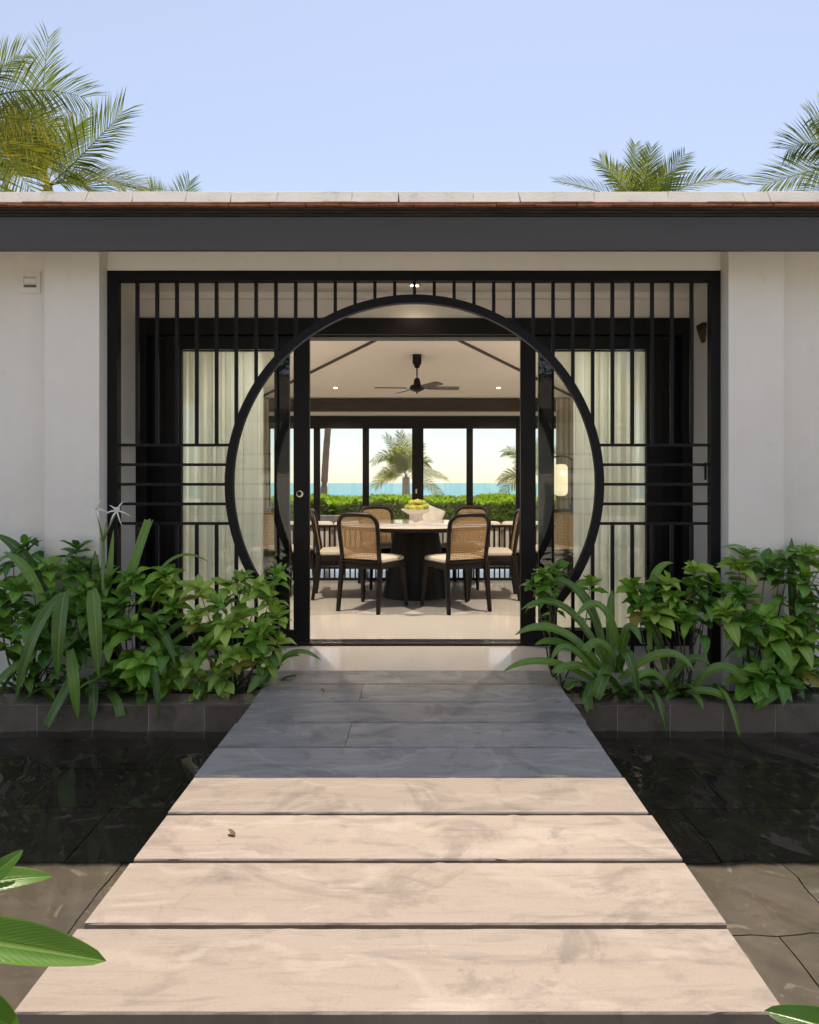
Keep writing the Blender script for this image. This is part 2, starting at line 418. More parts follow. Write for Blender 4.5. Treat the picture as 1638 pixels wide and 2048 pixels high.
M['strap'] = leaf_mat('strap_leaf', (0.046, 0.120, 0.016), (0.16, 0.30, 0.042), (0.34, 0.42, 0.14), 0.12, 0.0, 0.30, 0.0)
M['banana'] = leaf_mat('broad_glossy_leaf', (0.040, 0.120, 0.014), (0.10, 0.22, 0.025), (0.24, 0.34, 0.07), 0.42, 24.0, 0.30, 0.35)
M['frond'] = leaf_mat('palm_leaflet', (0.080, 0.105, 0.030), (0.17, 0.19, 0.055), (0.24, 0.25, 0.09), 0.45, 0.0, 0.6, 0.0, 0.12)
M['frond_yellow'] = leaf_mat('yellowing_palm_leaflet', (0.22, 0.20, 0.03), (0.40, 0.33, 0.04), (0.4, 0.34, 0.08), 0.45, 0.0, 0.6, 0.0, 0.12)
M['hedge'] = leaf_mat('bright_hedge_leaf', (0.17, 0.28, 0.025), (0.30, 0.42, 0.04), (0.34, 0.44, 0.08), 0.42, 0.0, 0.5, 0.0)
M['garden'] = leaf_mat('garden_tree_leaf', (0.05, 0.10, 0.025), (0.10, 0.17, 0.04), (0.12, 0.2, 0.05), 0.3, 0.0, 0.5, 0.0)

def fruit_mat():
    m, nt, b, out = new_mat('green_yellow_fruit_skin')
    oi = nt.nodes.new('ShaderNodeObjectInfo')
    v = coords(nt, (1, 1, 1), True)
    n1 = node(nt, 'ShaderNodeTexNoise', Scale=12.0, Detail=2.0); nt.links.new(v, n1.inputs['Vector'])
    c = ramp(nt, n1.outputs[0], [(0.35, (0.20, 0.26, 0.03)), (0.65, (0.44, 0.36, 0.05))])
    nt.links.new(c, b.inputs['Base Color']); b.inputs['Roughness'].default_value = 0.35
    return m
M['fruit'] = fruit_mat()

# ------------------------------------------------------------------ mesh helpers
class MB:
    def __init__(s): s.v = []; s.f = []; s.uv = None
    def box(s, x0, x1, y0, y1, z0, z1):
        n = len(s.v)
        s.v += [(x0, y0, z0), (x1, y0, z0), (x1, y1, z0), (x0, y1, z0), (x0, y0, z1), (x1, y0, z1), (x1, y1, z1), (x0, y1, z1)]
        s.f += [tuple(n + i for i in q) for q in ((3, 2, 1, 0), (4, 5, 6, 7), (0, 1, 5, 4), (1, 2, 6, 5), (2, 3, 7, 6), (3, 0, 4, 7))]
        return s
    def hexa(s, b, t):
        n = len(s.v); s.v += [tuple(p) for p in b] + [tuple(p) for p in t]
        s.f += [tuple(n + i for i in q) for q in ((3, 2, 1, 0), (4, 5, 6, 7), (0, 1, 5, 4), (1, 2, 6, 5), (2, 3, 7, 6), (3, 0, 4, 7))]
        return s
    def quad(s, *p):
        n = len(s.v); s.v += [tuple(q) for q in p]; s.f.append(tuple(range(n, n + len(p)))); return s
    def tube(s, pts, rad, seg=8, cap=True, flat=1.0, up=None):
        pts = [Vector(p) for p in pts]; n0 = len(s.v)
        rad = rad if isinstance(rad, (list, tuple)) else [rad] * len(pts)
        up0 = Vector(up) if up else Vector((0, 0, 1))
        for i, p in enumerate(pts):
            t = (pts[min(i + 1, len(pts) - 1)] - pts[max(i - 1, 0)]).normalized()
            a = t.cross(up0)
            if a.length < 0.05: a = t.cross(Vector((0, 1, 0)))
            a.normalize(); b_ = a.cross(t)
            for k in range(seg):
                an = 2 * math.pi * k / seg
                q = p + (a * math.cos(an) + b_ * math.sin(an) * flat) * rad[i]
                s.v.append(tuple(q))
        for i in range(len(pts) - 1):
            for k in range(seg):
                k2 = (k + 1) % seg
                s.f.append((n0 + i * seg + k, n0 + i * seg + k2, n0 + (i + 1) * seg + k2, n0 + (i + 1) * seg + k))
        if cap:
            s.f.append(tuple(n0 + k for k in reversed(range(seg))))
            s.f.append(tuple(n0 + (len(pts) - 1) * seg + k for k in range(seg)))
        return s
    def lathe(s, prof, c=(0, 0, 0), seg=32):
        n0 = len(s.v)
        for r, z in prof:
            for k in range(seg):
                a = 2 * math.pi * k / seg
                s.v.append((c[0] + r * math.cos(a), c[1] + r * math.sin(a), c[2] + z))
        for i in range(len(prof) - 1):
            for k in range(seg):
                k2 = (k + 1) % seg
                s.f.append((n0 + i * seg + k, n0 + i * seg + k2, n0 + (i + 1) * seg + k2, n0 + (i + 1) * seg + k))
        s.f.append(tuple(n0 + k for k in reversed(range(seg))))
        s.f.append(tuple(n0 + (len(prof) - 1) * seg + k for k in range(seg)))
        return s
    def mesh(s, name, mat=None, smooth=False):
        me = bpy.data.meshes.new(name)
        me.from_pydata(s.v, [], s.f)
        if mat: me.materials.append(M[mat] if isinstance(mat, str) else mat)
        if smooth: me.polygons.foreach_set('use_smooth', [True] * len(me.polygons))
        if s.uv:
            l = me.uv_layers.new(name='UVMap')
            for lp in me.loops: l.data[lp.index].uv = s.uv[lp.vertex_index]
        me.update()
        return me
    def build(s, name, mat, parent=None, smooth=False, bevel=0, local=False, auto=False):
        o = bpy.data.objects.new(name, s.mesh(name, mat, smooth))
        link(o, parent, local)
        if bevel:
            b = o.modifiers.new('bevel', 'BEVEL'); b.width = bevel; b.segments = 2; b.limit_method = 'ANGLE'; b.angle_limit = R(40)
        if auto: smooth_by_angle(o.data)
        return o

def smooth_by_angle(me, ang=40):
    me.polygons.foreach_set('use_smooth', [True] * len(me.polygons))
    me.set_sharp_from_angle(angle=R(ang))

def link(o, parent=None, local=False):
    col.objects.link(o)
    if parent:
        o.parent = parent
        if not local:
            loc = Vector(parent.location)
            if parent.parent: loc = Vector((0, 0, 0)) if not parent.get('_off') else loc
            o.matrix_parent_inverse = Matrix.Translation(-loc)
    return o

def tag(o, label=None, cat=None, group=None, kind=None):
    if label: o['label'] = label
    if cat: o['category'] = cat
    if group: o['group'] = group
    if kind: o['kind'] = kind
    return o

def thing(name, loc, label, cat, group=None, rz=0):
    o = bpy.data.objects.new(name, None)
    col.objects.link(o)
    o.location = loc; o.rotation_euler.z = rz; o.empty_display_size = 0.1
    return tag(o, label, cat, group)

def box(name, mat, parent, x0, x1, y0, y1, z0, z1, bevel=0.0):
    return MB().box(min(x0, x1), max(x0, x1), min(y0, y1), max(y0, y1), min(z0, z1), max(z0, z1)).build(name, mat, parent, bevel=bevel)

def copy_tree(o, parent=None):
    c = o.copy(); col.objects.link(c); c.parent = parent
    for ch in list(o.children): copy_tree(ch, c)
    return c

# ------------------------------------------------------------------ the setting: ground, pool, sea
tag(MB().quad((-400, -400, -0.45), (400, -400, -0.45), (400, 70, -0.45), (-400, 70, -0.45)).build('ground', 'grass'), kind='structure')
tag(MB().quad((-20000, 70, -3.0), (20000, 70, -3.0), (20000, 20000, -3.0), (-20000, 20000, -3.0)).build('sea', 'sea'), kind='structure')
tag(box('beach_bank', 'terrace', None, -60, 60, 20, 70.5, -4, -0.44), kind='structure')
tag(box('terrace', 'terrace', None, -7, 7, 12.75, 17.0, -0.4, -0.03), kind='structure')
for s in (-1, 1): tag(box('side_terrace', 'terrace', None, s * 3.25, s * 7, 4.9, 12.74, -0.4, -0.03), kind='structure')  # unseen pale paving, added to bounce sunlight into the room
tag(box('entrance_court', 'terrace', None, -9, 9, -3.6, 0.25, -0.45, -0.10), kind='structure')
tag(box('garden_bed', 'soil', None, -9, 9, 0.251, 1.06, -0.45, -0.115), kind='structure')  # unseen dark soil before the planks, added to keep their front faces dark

PB, WL = -0.335, -0.228                      # pool floor and water level
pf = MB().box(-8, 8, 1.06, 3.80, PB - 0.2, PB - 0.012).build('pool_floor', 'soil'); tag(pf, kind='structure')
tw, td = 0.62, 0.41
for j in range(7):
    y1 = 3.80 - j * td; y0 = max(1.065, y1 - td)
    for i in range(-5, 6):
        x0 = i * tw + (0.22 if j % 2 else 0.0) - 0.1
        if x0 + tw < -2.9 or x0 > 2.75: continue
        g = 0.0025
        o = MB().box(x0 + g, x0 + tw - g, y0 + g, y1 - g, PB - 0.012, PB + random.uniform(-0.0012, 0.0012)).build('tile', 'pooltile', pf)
        o.rotation_euler = (0, 0, 0)
wm = MB(); wnx, wny = 480, 200
for iy in range(wny + 1):
    for ix in range(wnx + 1):
        x = -3.6 + 7.2 * ix / wnx; y = 1.06 + 2.74 * iy / wny
        u, w_ = x * 0.82 + y * 0.57, -x * 0.57 + y * 0.82      # ripples run across the pool
        u += 0.10 * noise.noise(Vector((x * 1.7, y * 1.7, 6.0)))
        h = 0.0040 * noise.noise(Vector((x * 2.1, y * 2.8, 1.0))) + 0.010 * noise.noise(Vector((u * 6.5, w_ * 1.7, 4.0))) + 0.0030 * noise.noise(Vector((u * 15, w_ * 4.5, 8.0)))
        wm.v.append((x, y, WL + h))
for iy in range(wny):
    for ix in range(wnx):
        a = iy * (wnx + 1) + ix; wm.f.append((a, a + 1, a + wnx + 2, a + wnx + 1))
water = wm.build('water', 'water', smooth=True); tag(water, kind='structure')
water.cycles.is_caustics_caster = True
sun_data.cycles.is_caustics_light = True
for o in list(pf.children) + [pf]: o.cycles.is_caustics_receiver = True

# ------------------------------------------------------------------ stone walkway
WX0, WX1 = -0.877, 0.80
walk = thing('stone_walkway', (0, 2.7, 0), 'footbridge of wide grey sandstone planks crossing the dark pool to the door', 'walkway')
def slab(y0, y1, x0, x1, mat, name='stone_plank', th=0.075, nx=70):
    mb = MB(); top = []
    xs = [x0 + (x1 - x0) * i / nx for i in range(nx + 1)]
    seed = random.uniform(0, 100)
    def j(x, e, k):
        n = noise.noise(Vector((x * 9 + seed, k * 7.7, 3.1))) * 0.0016 + noise.noise(Vector((x * 40 + seed, k * 3.3, 1.1))) * 0.0011
        chip = max(0, noise.noise(Vector((x * 14 + seed * 2, k * 5.1, 9.0))) - 0.42) * 0.022
        return e * (n - chip)
    for x in xs:
        f = j(x, -1, 0); b_ = j(x, 1, 1)
        c = 0.004
        mb.v += [(x, y0, -th), (x, y0 + f * 0.5, -c), (x, y0 + c - f, 0.0), (x, y1 - c - b_, 0.0), (x, y1 - b_ * 0.5, -c), (x, y1, -th)]
    for i in range(nx):
        a = i * 6; b_ = a + 6
        for k in range(5): mb.f.append((a + k, b_ + k, b_ + k + 1, a + k + 1))
        mb.f.append((a + 5, b_ + 5, b_, a))
    mb.f.append((0, 1, 2, 3, 4, 5)); e = nx * 6
    mb.f.append((e + 5, e + 4, e + 3, e + 2, e + 1, e))
    return mb.build(name, mat, walk)
rows = [(1.482, 1.764), (1.782, 2.069), (2.087, 2.366), (2.383, 2.668), (2.680, 2.967), (2.979, 3.275), (3.287, 3.583), (3.594, 3.900)]
for i, (y0, y1) in enumerate(rows):
    dx = random.uniform(-0.006, 0.006)
    m = 'slab' if i < 4 else 'slab_shaded'  # one stone, tinted apart for sunlit and shaded planks
    if i == 5:
        xm = -0.325
        slab(y0, y1, WX0 + dx, xm - 0.0012, 'slab_shaded'); slab(y0, y1, xm + 0.0012, WX1 + dx, 'slab_shaded')
    elif i == 7:
        xm = -0.318
        slab(y0, y1, WX0 + dx, xm - 0.0012, 'slab_shaded'); slab(y0, y1, xm + 0.0012, WX1 + dx, 'slab_shaded')
    else:
        slab(y0, y1, WX0 + dx, WX1 + dx, m)
slab(3.918, 4.186, WX0, WX1, 'slab_shaded', 'threshold_stone')
jb = MB().box(WX0 + 0.004, WX1 - 0.004, 3.9015, 3.9165, -0.03, -0.004)
for k in range(70):
    x = WX0 + 0.01 + k * 0.0238
    jb.box(x, x + 0.0135, 3.903, 3.9155, -0.004, 0.003)
jb.build('joint_strip', 'brass', walk)
for x in (-0.6, 0.52):
    box('support_beam', 'concrete', walk, x - 0.09, x + 0.09, 1.50, 4.18, PB - 0.01, -0.076)

# ------------------------------------------------------------------ planters
def planter(x0, x1, label):
    p = thing('planter', ((x0 + x1) / 2, 3.97, -0.3), label, 'planter')
    box('core', 'grout', p, x0 + 0.002, x1 - 0.002, 3.7885, 3.964, PB - 0.05, -0.0768)
    box('soil', 'soil', p, x0, x1, 3.968, 4.183, PB - 0.05, -0.10)
    n = max(1, round((x1 - x0) / 0.30)); w = (x1 - x0) / n
    for k in range(n):
        a, b_ = x0 + k * w, x0 + (k + 1) * w
        g = 0.0026
        box('face_tile', 'plantertile', p, a + g, b_ - g, 3.786, 3.7968, PB - 0.04, -0.0865, 0.001)
        if k % 2 == 0: box('coping_tile', 'plantertile', p, a + g, min(b_ + w, x1) - g, 3.783, 3.966, -0.0838, -0.074 + random.uniform(-.0006, .0006), 0.0012)
    return p
planter(-4.60, -0.885, 'dark tiled planter trough left of the stone walkway')
planter(0.808, 4.60, 'dark tiled planter trough right of the stone walkway')

# ------------------------------------------------------------------ the villa
GY = 4.20                                  # plane of the moon gate
villa = thing('villa', (0, 8.5, 0), 'single storey white villa with charcoal fascia and low tiled roof edge', 'house')
SO = 2.615                                 # soffit height
box('porch_floor', 'floor', villa, -2.005, 1.93, 4.1875, 4.815, -0.10, 0.0)
# front walls, pilasters
box('front_wall', 'plaster', villa, -9.0, -2.262, 4.185, 4.48, -0.45, SO)
box('front_wall', 'plaster', villa, 2.196, 9.0, 4.185, 4.48, -0.45, SO)
box('pilaster', 'plaster', villa, -2.256, -1.924, 4.10, 4.262, -0.45, SO, 0.004)
box('pilaster', 'plaster', villa, 1.856, 2.192, 4.10, 4.262, -0.45, SO, 0.004)
box('porch_side_wall', 'plaster', villa, -2.258, -2.005, 4.264, 5.05, -0.45, SO)
box('porch_side_wall', 'plaster', villa, 1.93, 2.19, 4.264, 5.05, -0.45, SO)
box('gate_lintel', 'plaster', villa, -1.922, 1.854, 4.203, 4.33, 2.459, SO)
box('porch_ceiling', 'plaster', villa, -2.004, 1.929, 4.332, 4.98, 2.505, SO - 0.002)
box('porch_cornice', 'plaster', villa, -2.003, 1.928, 4.825, 4.855, 2.455, 2.504, 0.003)
box('door_lintel', 'plaster', villa, -2.004, 1.929, 4.856, 5.05, 2.316, 2.504)
# roof edge: soffit, fascia, battens, clay tiles, white capping
box('soffit', 'plaster', villa, -9, 9, 3.875, 4.60, SO + 0.002, SO + 0.03)
box('fascia', 'fascia', villa, -9, 9, 3.848, 3.874, 2.4615, 2.652, 0.003)
roof = thing('roof', (0, 8.5, 2.7), None, None)
roof.parent = villa; roof.matrix_parent_inverse = Matrix.Translation(-Vector(villa.location)); roof['_off'] = 1
eb = MB()
for k in range(3):
    eb.box(-9, 9, 3.838 - 0.012 * k, 3.99, 2.653 + k * 0.0125, 2.6645 + k * 0.0125)
o = eb.build('eave_board', 'batten', roof)
xx = -3.35
while xx < 3.35:
    w = random.uniform(0.19, 0.235)
    dy = random.uniform(-0.008, 0.008); dz = random.uniform(-0.0025, 0.0025)
    MB().box(xx, xx + w - 0.003, 3.792 + dy, 4.05, 2.6925 + dz, 2.705 + dz).build('roof_tile', 'clay', roof, bevel=0.003)
    MB().box(xx + 0.09, xx + w + 0.087, 3.800 - dy, 4.05, 2.709 - dz * 0.3, 2.7160).build('roof_tile', 'clay', roof, bevel=0.002)
    xx += w
for s in (-1, 1): box('roof_edge', 'clay', roof, s * 3.40, s * 9, 3.80, 4.05, 2.692, 2.716)
xx = -3.4
while xx < 3.4:
    w = random.choice([0.14, 0.26, 0.30, 0.34, 0.42, 0.25])
    mb = MB(); nseg = 6
    y0 = 3.806 + random.uniform(-0.003, 0.003); z1 = 2.7945 + random.uniform(-0.0012, 0.0012)
    g = random.choice([0.001, 0.002, 0.004])
    sl = random.uniform(-0.007, 0.007)
    mb.hexa([(xx + g - sl, y0, 2.7165), (xx + w - g * 0.2 + sl * 0, y0, 2.7165), (xx + w, 4.05, 2.7165), (xx, 4.05, 2.7165)],
            [(xx + g + sl, y0 + 0.046, z1), (xx + w - g * 0.2, y0 + 0.046, z1), (xx + w, 4.05, z1), (xx, 4.05, z1)])
    mb.build('cap_block', 'cap', roof, bevel=0.003)
    xx += w
for s in (-1, 1): box('cap_run', 'cap', roof, s * 3.42 if s > 0 else -9, 9 if s > 0 else -3.42, 3.83, 4.05, 2.7165, 2.794)
for s in (-1, 1): box('roof_strip', 'roofclay', roof, s * 3.55, s * 9, 4.051, 4.75, 2.65, 2.785)  # unseen narrow strip instead of full roof, lets daylight reach the side openings
MB().hexa([(-3.54, 4.051, 2.62), (3.54, 4.051, 2.62), (3.54, 8.5, 4.20), (-3.54, 8.5, 4.20)], [(-3.54, 4.051, 2.785), (3.54, 4.051, 2.785), (3.54, 8.5, 4.40), (-3.54, 8.5, 4.40)]).build('roof_slope', 'roofclay', roof)
MB().hexa([(-3.54, 8.5, 4.20), (3.54, 8.5, 4.20), (3.54, 13.0, 2.70), (-3.54, 13.0, 2.70)], [(-3.54, 8.5, 4.40), (3.54, 8.5, 4.40), (3.54, 13.0, 2.86), (-3.54, 13.0, 2.86)]).build('roof_slope', 'roofclay', roof)

# interior shell
RX0, RX1, RY0, RY1, RZ = -3.02, 2.95, 5.05, 12.45, 2.67
AX, AY, AZ = -0.035, 9.5, 3.44
box('room_floor', 'floor', villa, RX0, RX1, 4.976, 12.75, -0.10, -0.001)
def holed_side(x0, x1):  # unseen side openings, added to bring more daylight into the room
    box('room_wall', 'plaster_in', villa, x0, x1, RY0, 6.2, -0.2, RZ + 0.05)
    box('room_wall', 'plaster_in', villa, x0, x1, 6.2, 11.4, 2.25, RZ + 0.05)
    box('room_wall', 'plaster_in', villa, x0, x1, 11.4, 12.7, -0.2, RZ + 0.05)
holed_side(RX0 - 0.2, RX0); holed_side(RX1, RX1 + 0.2)
box('room_wall', 'plaster_in', villa, RX0 - 0.2, -2.006, 5.051, 5.20, -0.2, RZ + 0.05)
box('room_wall', 'plaster_in', villa, 1.931, RX1 + 0.2, 5.051, 5.20, -0.2, RZ + 0.05)
box('room_wall', 'plaster_in', villa, -2.006, 1.931, 5.051, 5.20, 2.33, RZ + 0.05)
cl = MB()
c0, c1, c2, c3, ap = (RX0, 5.05, RZ), (RX1, 5.05, RZ), (RX1, RY1, RZ), (RX0, RY1, RZ), (AX, AY, AZ)
cl.quad(c0, ap, c1); cl.quad(c1, ap, c2); cl.quad(c2, ap, c3); cl.quad(c3, ap, c0)
cl.build('ceiling', 'plaster_in', villa)
for cc in (c2, c3):
    a = Vector(cc); b_ = Vector(ap)
    MB().tube([a + Vector((0, 0, -0.012)), b_ + Vector((0, 0, -0.012))], 0.028, 6).build('hip_trim', 'beam', villa)
box('ring_beam', 'beam', villa, RX0 + 0.002, RX1 - 0.002, 12.32, 12.45, Z(822, 12.32), Z(799, 12.32), 0.004)
box('far_wall', 'plaster_in', villa, RX0, RX1, 12.451, 12.65, 2.27, 2.72)

# slatted folding windows on the sea side
win = thing('folding_window_wall', (-0.03, 12.5, 0), 'black framed glazed folding doors facing the sea behind the sofa', 'window')
WY = 12.46
box('head', 'blackwood', win, RX0, RX1, WY - 0.03, WY + 0.10, Z(857, WY), Z(832, WY), 0.004)
box('sill', 'blackwood', win, RX0, RX1, WY - 0.02, WY + 0.09, -0.001, 0.04)
posts = [(627, 640), (725, 738), (824, 847), (933, 946), (1032, 1046), (526, 540), (1130, 1144)]
ed = sorted(posts)
for a, b_ in ed:
    box('post', 'blackwood', win, X(a, WY), X(b_, WY), WY, WY + 0.06, 0.04, Z(857, WY) - 0.001, 0.004)
for (a, b_), (c, d) in zip(ed[:-1], ed[1:]):
    box('pane', 'glass_far', win, X(b_, WY) + 0.001, X(c, WY) - 0.001, WY + 0.028, WY + 0.034, 0.041, Z(857, WY) - 0.002)
box('lever_handle', 'chrome', win, X(831, WY), X(834, WY), WY - 0.05, WY - 0.002, Z(987, WY), Z(978, WY))

# wall vent plate left of the pilaster
vt = thing('wall_vent', (-2.38, 4.185, 2.31), 'square white vent plate with hooded slot on the plaster wall', 'vent')
vx0, vx1, vz0, vz1 = X(39, 4.185), X(82, 4.185), Z(587, 4.185), Z(545, 4.185)
ix0, ix1, iz0, iz1 = X(49, 4.185), X(75, 4.185), Z(576, 4.185), Z(552, 4.185)
fr = MB().box(vx0, ix0, 4.172, 4.184, vz0, vz1).box(ix1, vx1, 4.172, 4.184, vz0, vz1).box(ix0, ix1, 4.172, 4.184, vz0, iz0).box(ix0, ix1, 4.172, 4.184, iz1, vz1)
fr.build('frame', 'plaster', vt)
box('back_plate', 'concrete', vt, ix0, ix1, 4.181, 4.1845, iz0, iz1)
MB().hexa([(ix0, 4.1805, iz0 + 0.03), (ix1, 4.1805, iz0 + 0.03), (ix1, 4.1808, iz0 + 0.034), (ix0, 4.1808, iz0 + 0.034)],
          [(ix0 + 0.01, 4.160, iz0 + 0.05), (ix1 - 0.01, 4.160, iz0 + 0.05), (ix1, 4.1808, iz1), (ix0, 4.1808, iz1)]).build('hood', 'plaster', vt)
box('louvre', 'plaster', vt, ix0, ix1, 4.170, 4.181, iz0 + 0.018, iz0 + 0.026)

# ------------------------------------------------------------------ moon gate
GX, RO, RW, GZ = -0.031, 1.169, 0.050, 1.142
gate = thing('moon_gate', (GX, GY, 0), 'black metal lattice screen with a big round moon opening before the doors', 'gate')
G0, G1 = -1.921, 1.853
box('post', 'black', gate, G0, G0 + 0.060, GY, GY + 0.06, 0.0, 2.457, 0.002)
box('post', 'black', gate, G1 - 0.058, G1, GY, GY + 0.06, 0.0, 2.457, 0.002)
box('top_rail', 'black', gate, G0 + 0.0602, G1 - 0.0582, GY, GY + 0.06, 2.396, 2.457, 0.002)
SPC, BW = 0.1225, 0.0098
ring = MB(); nseg = 160
jx = 7 * SPC                                   # the ring stops on straight jambs
ang0 = math.acos(-1) if False else math.asin(-math.sqrt(RO ** 2 - jx ** 2) / RO)
for k in range(nseg + 1):
    a = ang0 + (math.pi - 2 * ang0) * k / nseg
    for r, y in ((RO, GY + 0.002), (RO - RW, GY + 0.002), (RO - RW, GY + 0.045), (RO, GY + 0.045)):
        ring.v.append((GX + r * math.cos(a), y, GZ + r * math.sin(a)))
for k in range(nseg):
    a = k * 4; b_ = a + 4
    for q in range(4): ring.f.append((a + q, a + (q + 1) % 4, b_ + (q + 1) % 4, b_ + q))
ring.f += [(3, 2, 1, 0), (nseg * 4, nseg * 4 + 1, nseg * 4 + 2, nseg * 4 + 3)]
ro = ring.build('ring', 'black', gate); smooth_by_angle(ro.data, 30)
zj = GZ - math.sqrt(RO ** 2 - jx ** 2)
box('jamb', 'black', gate, GX - jx - 0.020, GX - jx + 0.020, GY + 0.001, GY + 0.056, 0.0, zj + 0.045, 0.002)
box('jamb', 'black', gate, GX + jx - 0.020, GX + jx + 0.020, GY + 0.001, GY + 0.056, 0.0, zj + 0.045, 0.002)
HS = 0.1213
for k in range(-14, 15):
    x = GX + k * SPC; ax = abs(k * SPC)
    if x < G0 + 0.07 or x > G1 - 0.07: continue
    top = 2.3958
    y0, y1 = GY + 0.016, GY + 0.036
    if abs(k) >= 10: zl = GZ + 2 * HS + 0.0092
    else: zl = GZ + math.sqrt(max(0.0, (RO - 0.004) ** 2 - ax ** 2))
    box('vertical_bar', 'black', gate, x - BW, x + BW, y0, y1, zl, top)
    if abs(k) >= 10: box('vertical_bar', 'black', gate, x - BW, x + BW, y0, y1, 0.0, GZ - 2 * HS - 0.0092)
    elif abs(k) in (8, 9): box('vertical_bar', 'black', gate, x - BW, x + BW, y0, y1, 0.0, GZ - math.sqrt((RO - 0.004) ** 2 - ax ** 2))
for j in range(-2, 3):
    z = GZ + j * HS; dx = math.sqrt((RO - 0.004) ** 2 - (j * HS) ** 2)
    box('cross_bar', 'black', gate, G0 + 0.0602, GX - dx, GY + 0.015, GY + 0.037, z - 0.0088, z + 0.0088)
    box('cross_bar', 'black', gate, GX + dx, G1 - 0.0582, GY + 0.015, GY + 0.037, z - 0.0088, z + 0.0088)

# ------------------------------------------------------------------ sliding doors
df = thing('door_frame', (-0.03, 4.85, 0), 'wide black timber door frame with floor track under the porch lintel', 'door frame')
box('head', 'blackwood', df, -2.004, 1.929, 4.815, 5.045, 2.199, 2.3155, 0.003)
box('track_groove', 'black', df, -2.0, 1.925, 4.86, 4.905, 2.190, 2.1985)
box('jamb', 'blackwood', df, -2.004, -1.93, 4.817, 5.04, 0.001, 2.1985, 0.003)
box('jamb', 'blackwood', df, 1.857, 1.929, 4.817, 5.04, 0.001, 2.1985, 0.003)
box('threshold', 'blackwood', df, -1.929, 1.856, 4.8165, 4.974, 0.0, 0.014, 0.003)
for yy in (4.842, 4.915): box('rail', 'chrome', df, -1.928, 1.855, yy, yy + 0.006, 0.0142, 0.019)
def door(name, x0, x1, y, sl, sr, label):
    zt, zb = 2.189, 0.020
    d = thing(name, ((x0 + x1) / 2, y, 0.02), label, 'door', 'sliding glass doors')
    th = 0.042
    box('stile', 'blackwood', d, x0, x0 + sl, y, y + th, zb, zt, 0.003)
    box('stile', 'blackwood', d, x1 - sr, x1, y, y + th, zb, zt, 0.003)
    box('top_rail', 'blackwood', d, x0 + sl + 0.0003, x1 - sr - 0.0003, y + 0.001, y + th - 0.001, 2.098, zt, 0.003)
    box('bottom_rail', 'blackwood', d, x0 + sl + 0.0003, x1 - sr - 0.0003, y + 0.001, y + th - 0.001, zb, 0.106, 0.003)
    box('pane', 'glass', d, x0 + sl - 0.004, x1 - sr + 0.004, y + 0.018, y + 0.024, 0.10, 2.104)
    return d
dA = door('sliding_door', -1.800, -0.779, 4.83, 0.115, 0.113, 'black framed glass sliding door with a round moon pull, slid left')
door('sliding_door', -1.928, -0.936, 4.90, 0.135, 0.108, 'black framed glass sliding door slid behind the left leaf with the pull')
door('sliding_door', 0.716, 1.722, 4.83, 0.107, 0.115, 'front black framed glass sliding door before the lantern lamp, slid right')
door('sliding_door', 0.857, 1.855, 4.90, 0.110, 0.135, 'rear black framed glass sliding door before the lantern lamp, slid right')
hx, hz = X(600, 4.83), Z(988, 4.83)
hm = MB()
for k in range(24):
    a0, a1 = 2 * math.pi * k / 24, 2 * math.pi * (k + 1) / 24
    ro_, ri = 0.024, 0.0165
    off = -0.0045
    p = [(hx + ro_ * math.cos(a0), hz + ro_ * math.sin(a0)), (hx + ro_ * math.cos(a1), hz + ro_ * math.sin(a1)),
         (hx + off + ri * math.cos(a1), hz + 0.003 + ri * math.sin(a1)), (hx + off + ri * math.cos(a0), hz + 0.003 + ri * math.sin(a0))]
    hm.hexa([(q[0], 4.8295, q[1]) for q in p], [(q[0], 4.823, q[1]) for q in p])
hm.build('moon_pull', 'chrome', dA)
for px in (607, 633 - 6): pass
for sx_ in (-0.800, -0.868): MB().lathe([(0.0, 0), (0.004, 0), (0.004, 0.002), (0, 0.002)], (0, 0, 0), 10)

# wall fittings on the porch's right side wall
orn = thing('wall_ornament', (1.93, 4.63, 2.1), 'small carved brown wooden ornament hung on the porch side wall', 'ornament')
ox = 1.929
MB().hexa([(ox - 0.012, 4.60, Z(686, 4.63)), (ox, 4.60, Z(686, 4.63)), (ox, 4.645, Z(686, 4.63)), (ox - 0.012, 4.645, Z(686, 4.63))],
          [(ox - 0.03, 4.585, Z(660, 4.63)), (ox, 4.585, Z(660, 4.63)), (ox, 4.675, Z(660, 4.63)), (ox - 0.03, 4.675, Z(660, 4.63))]).build('body', 'hangbrown', orn, bevel=0.004)
MB().hexa([(ox - 0.03, 4.585, Z(659, 4.63)), (ox, 4.585, Z(659, 4.63)), (ox, 4.675, Z(659, 4.63)), (ox - 0.03, 4.675, Z(659, 4.63))],
          [(ox - 0.034, 4.580, Z(648, 4.63)), (ox, 4.580, Z(648, 4.63)), (ox, 4.68, Z(648, 4.63)), (ox - 0.034, 4.68, Z(648, 4.63))]).build('crest', 'beam', orn, bevel=0.003)
dl = thing('door_lever', (1.93, 4.6, 1.2), 'dark metal door lever on a long plate on the porch side wall', 'handle')
box('plate', 'beam', dl, ox - 0.006, ox, 4.585, 4.615, Z(960, 4.6), Z(925, 4.6), 0.002)
MB().tube([(ox - 0.006, 4.6, 1.27), (ox - 0.045, 4.6, 1.27), (ox - 0.05, 4.57, 1.27), (ox - 0.05, 4.50, 1.265)], 0.007, 8).build('lever', 'beam', dl, smooth=True)

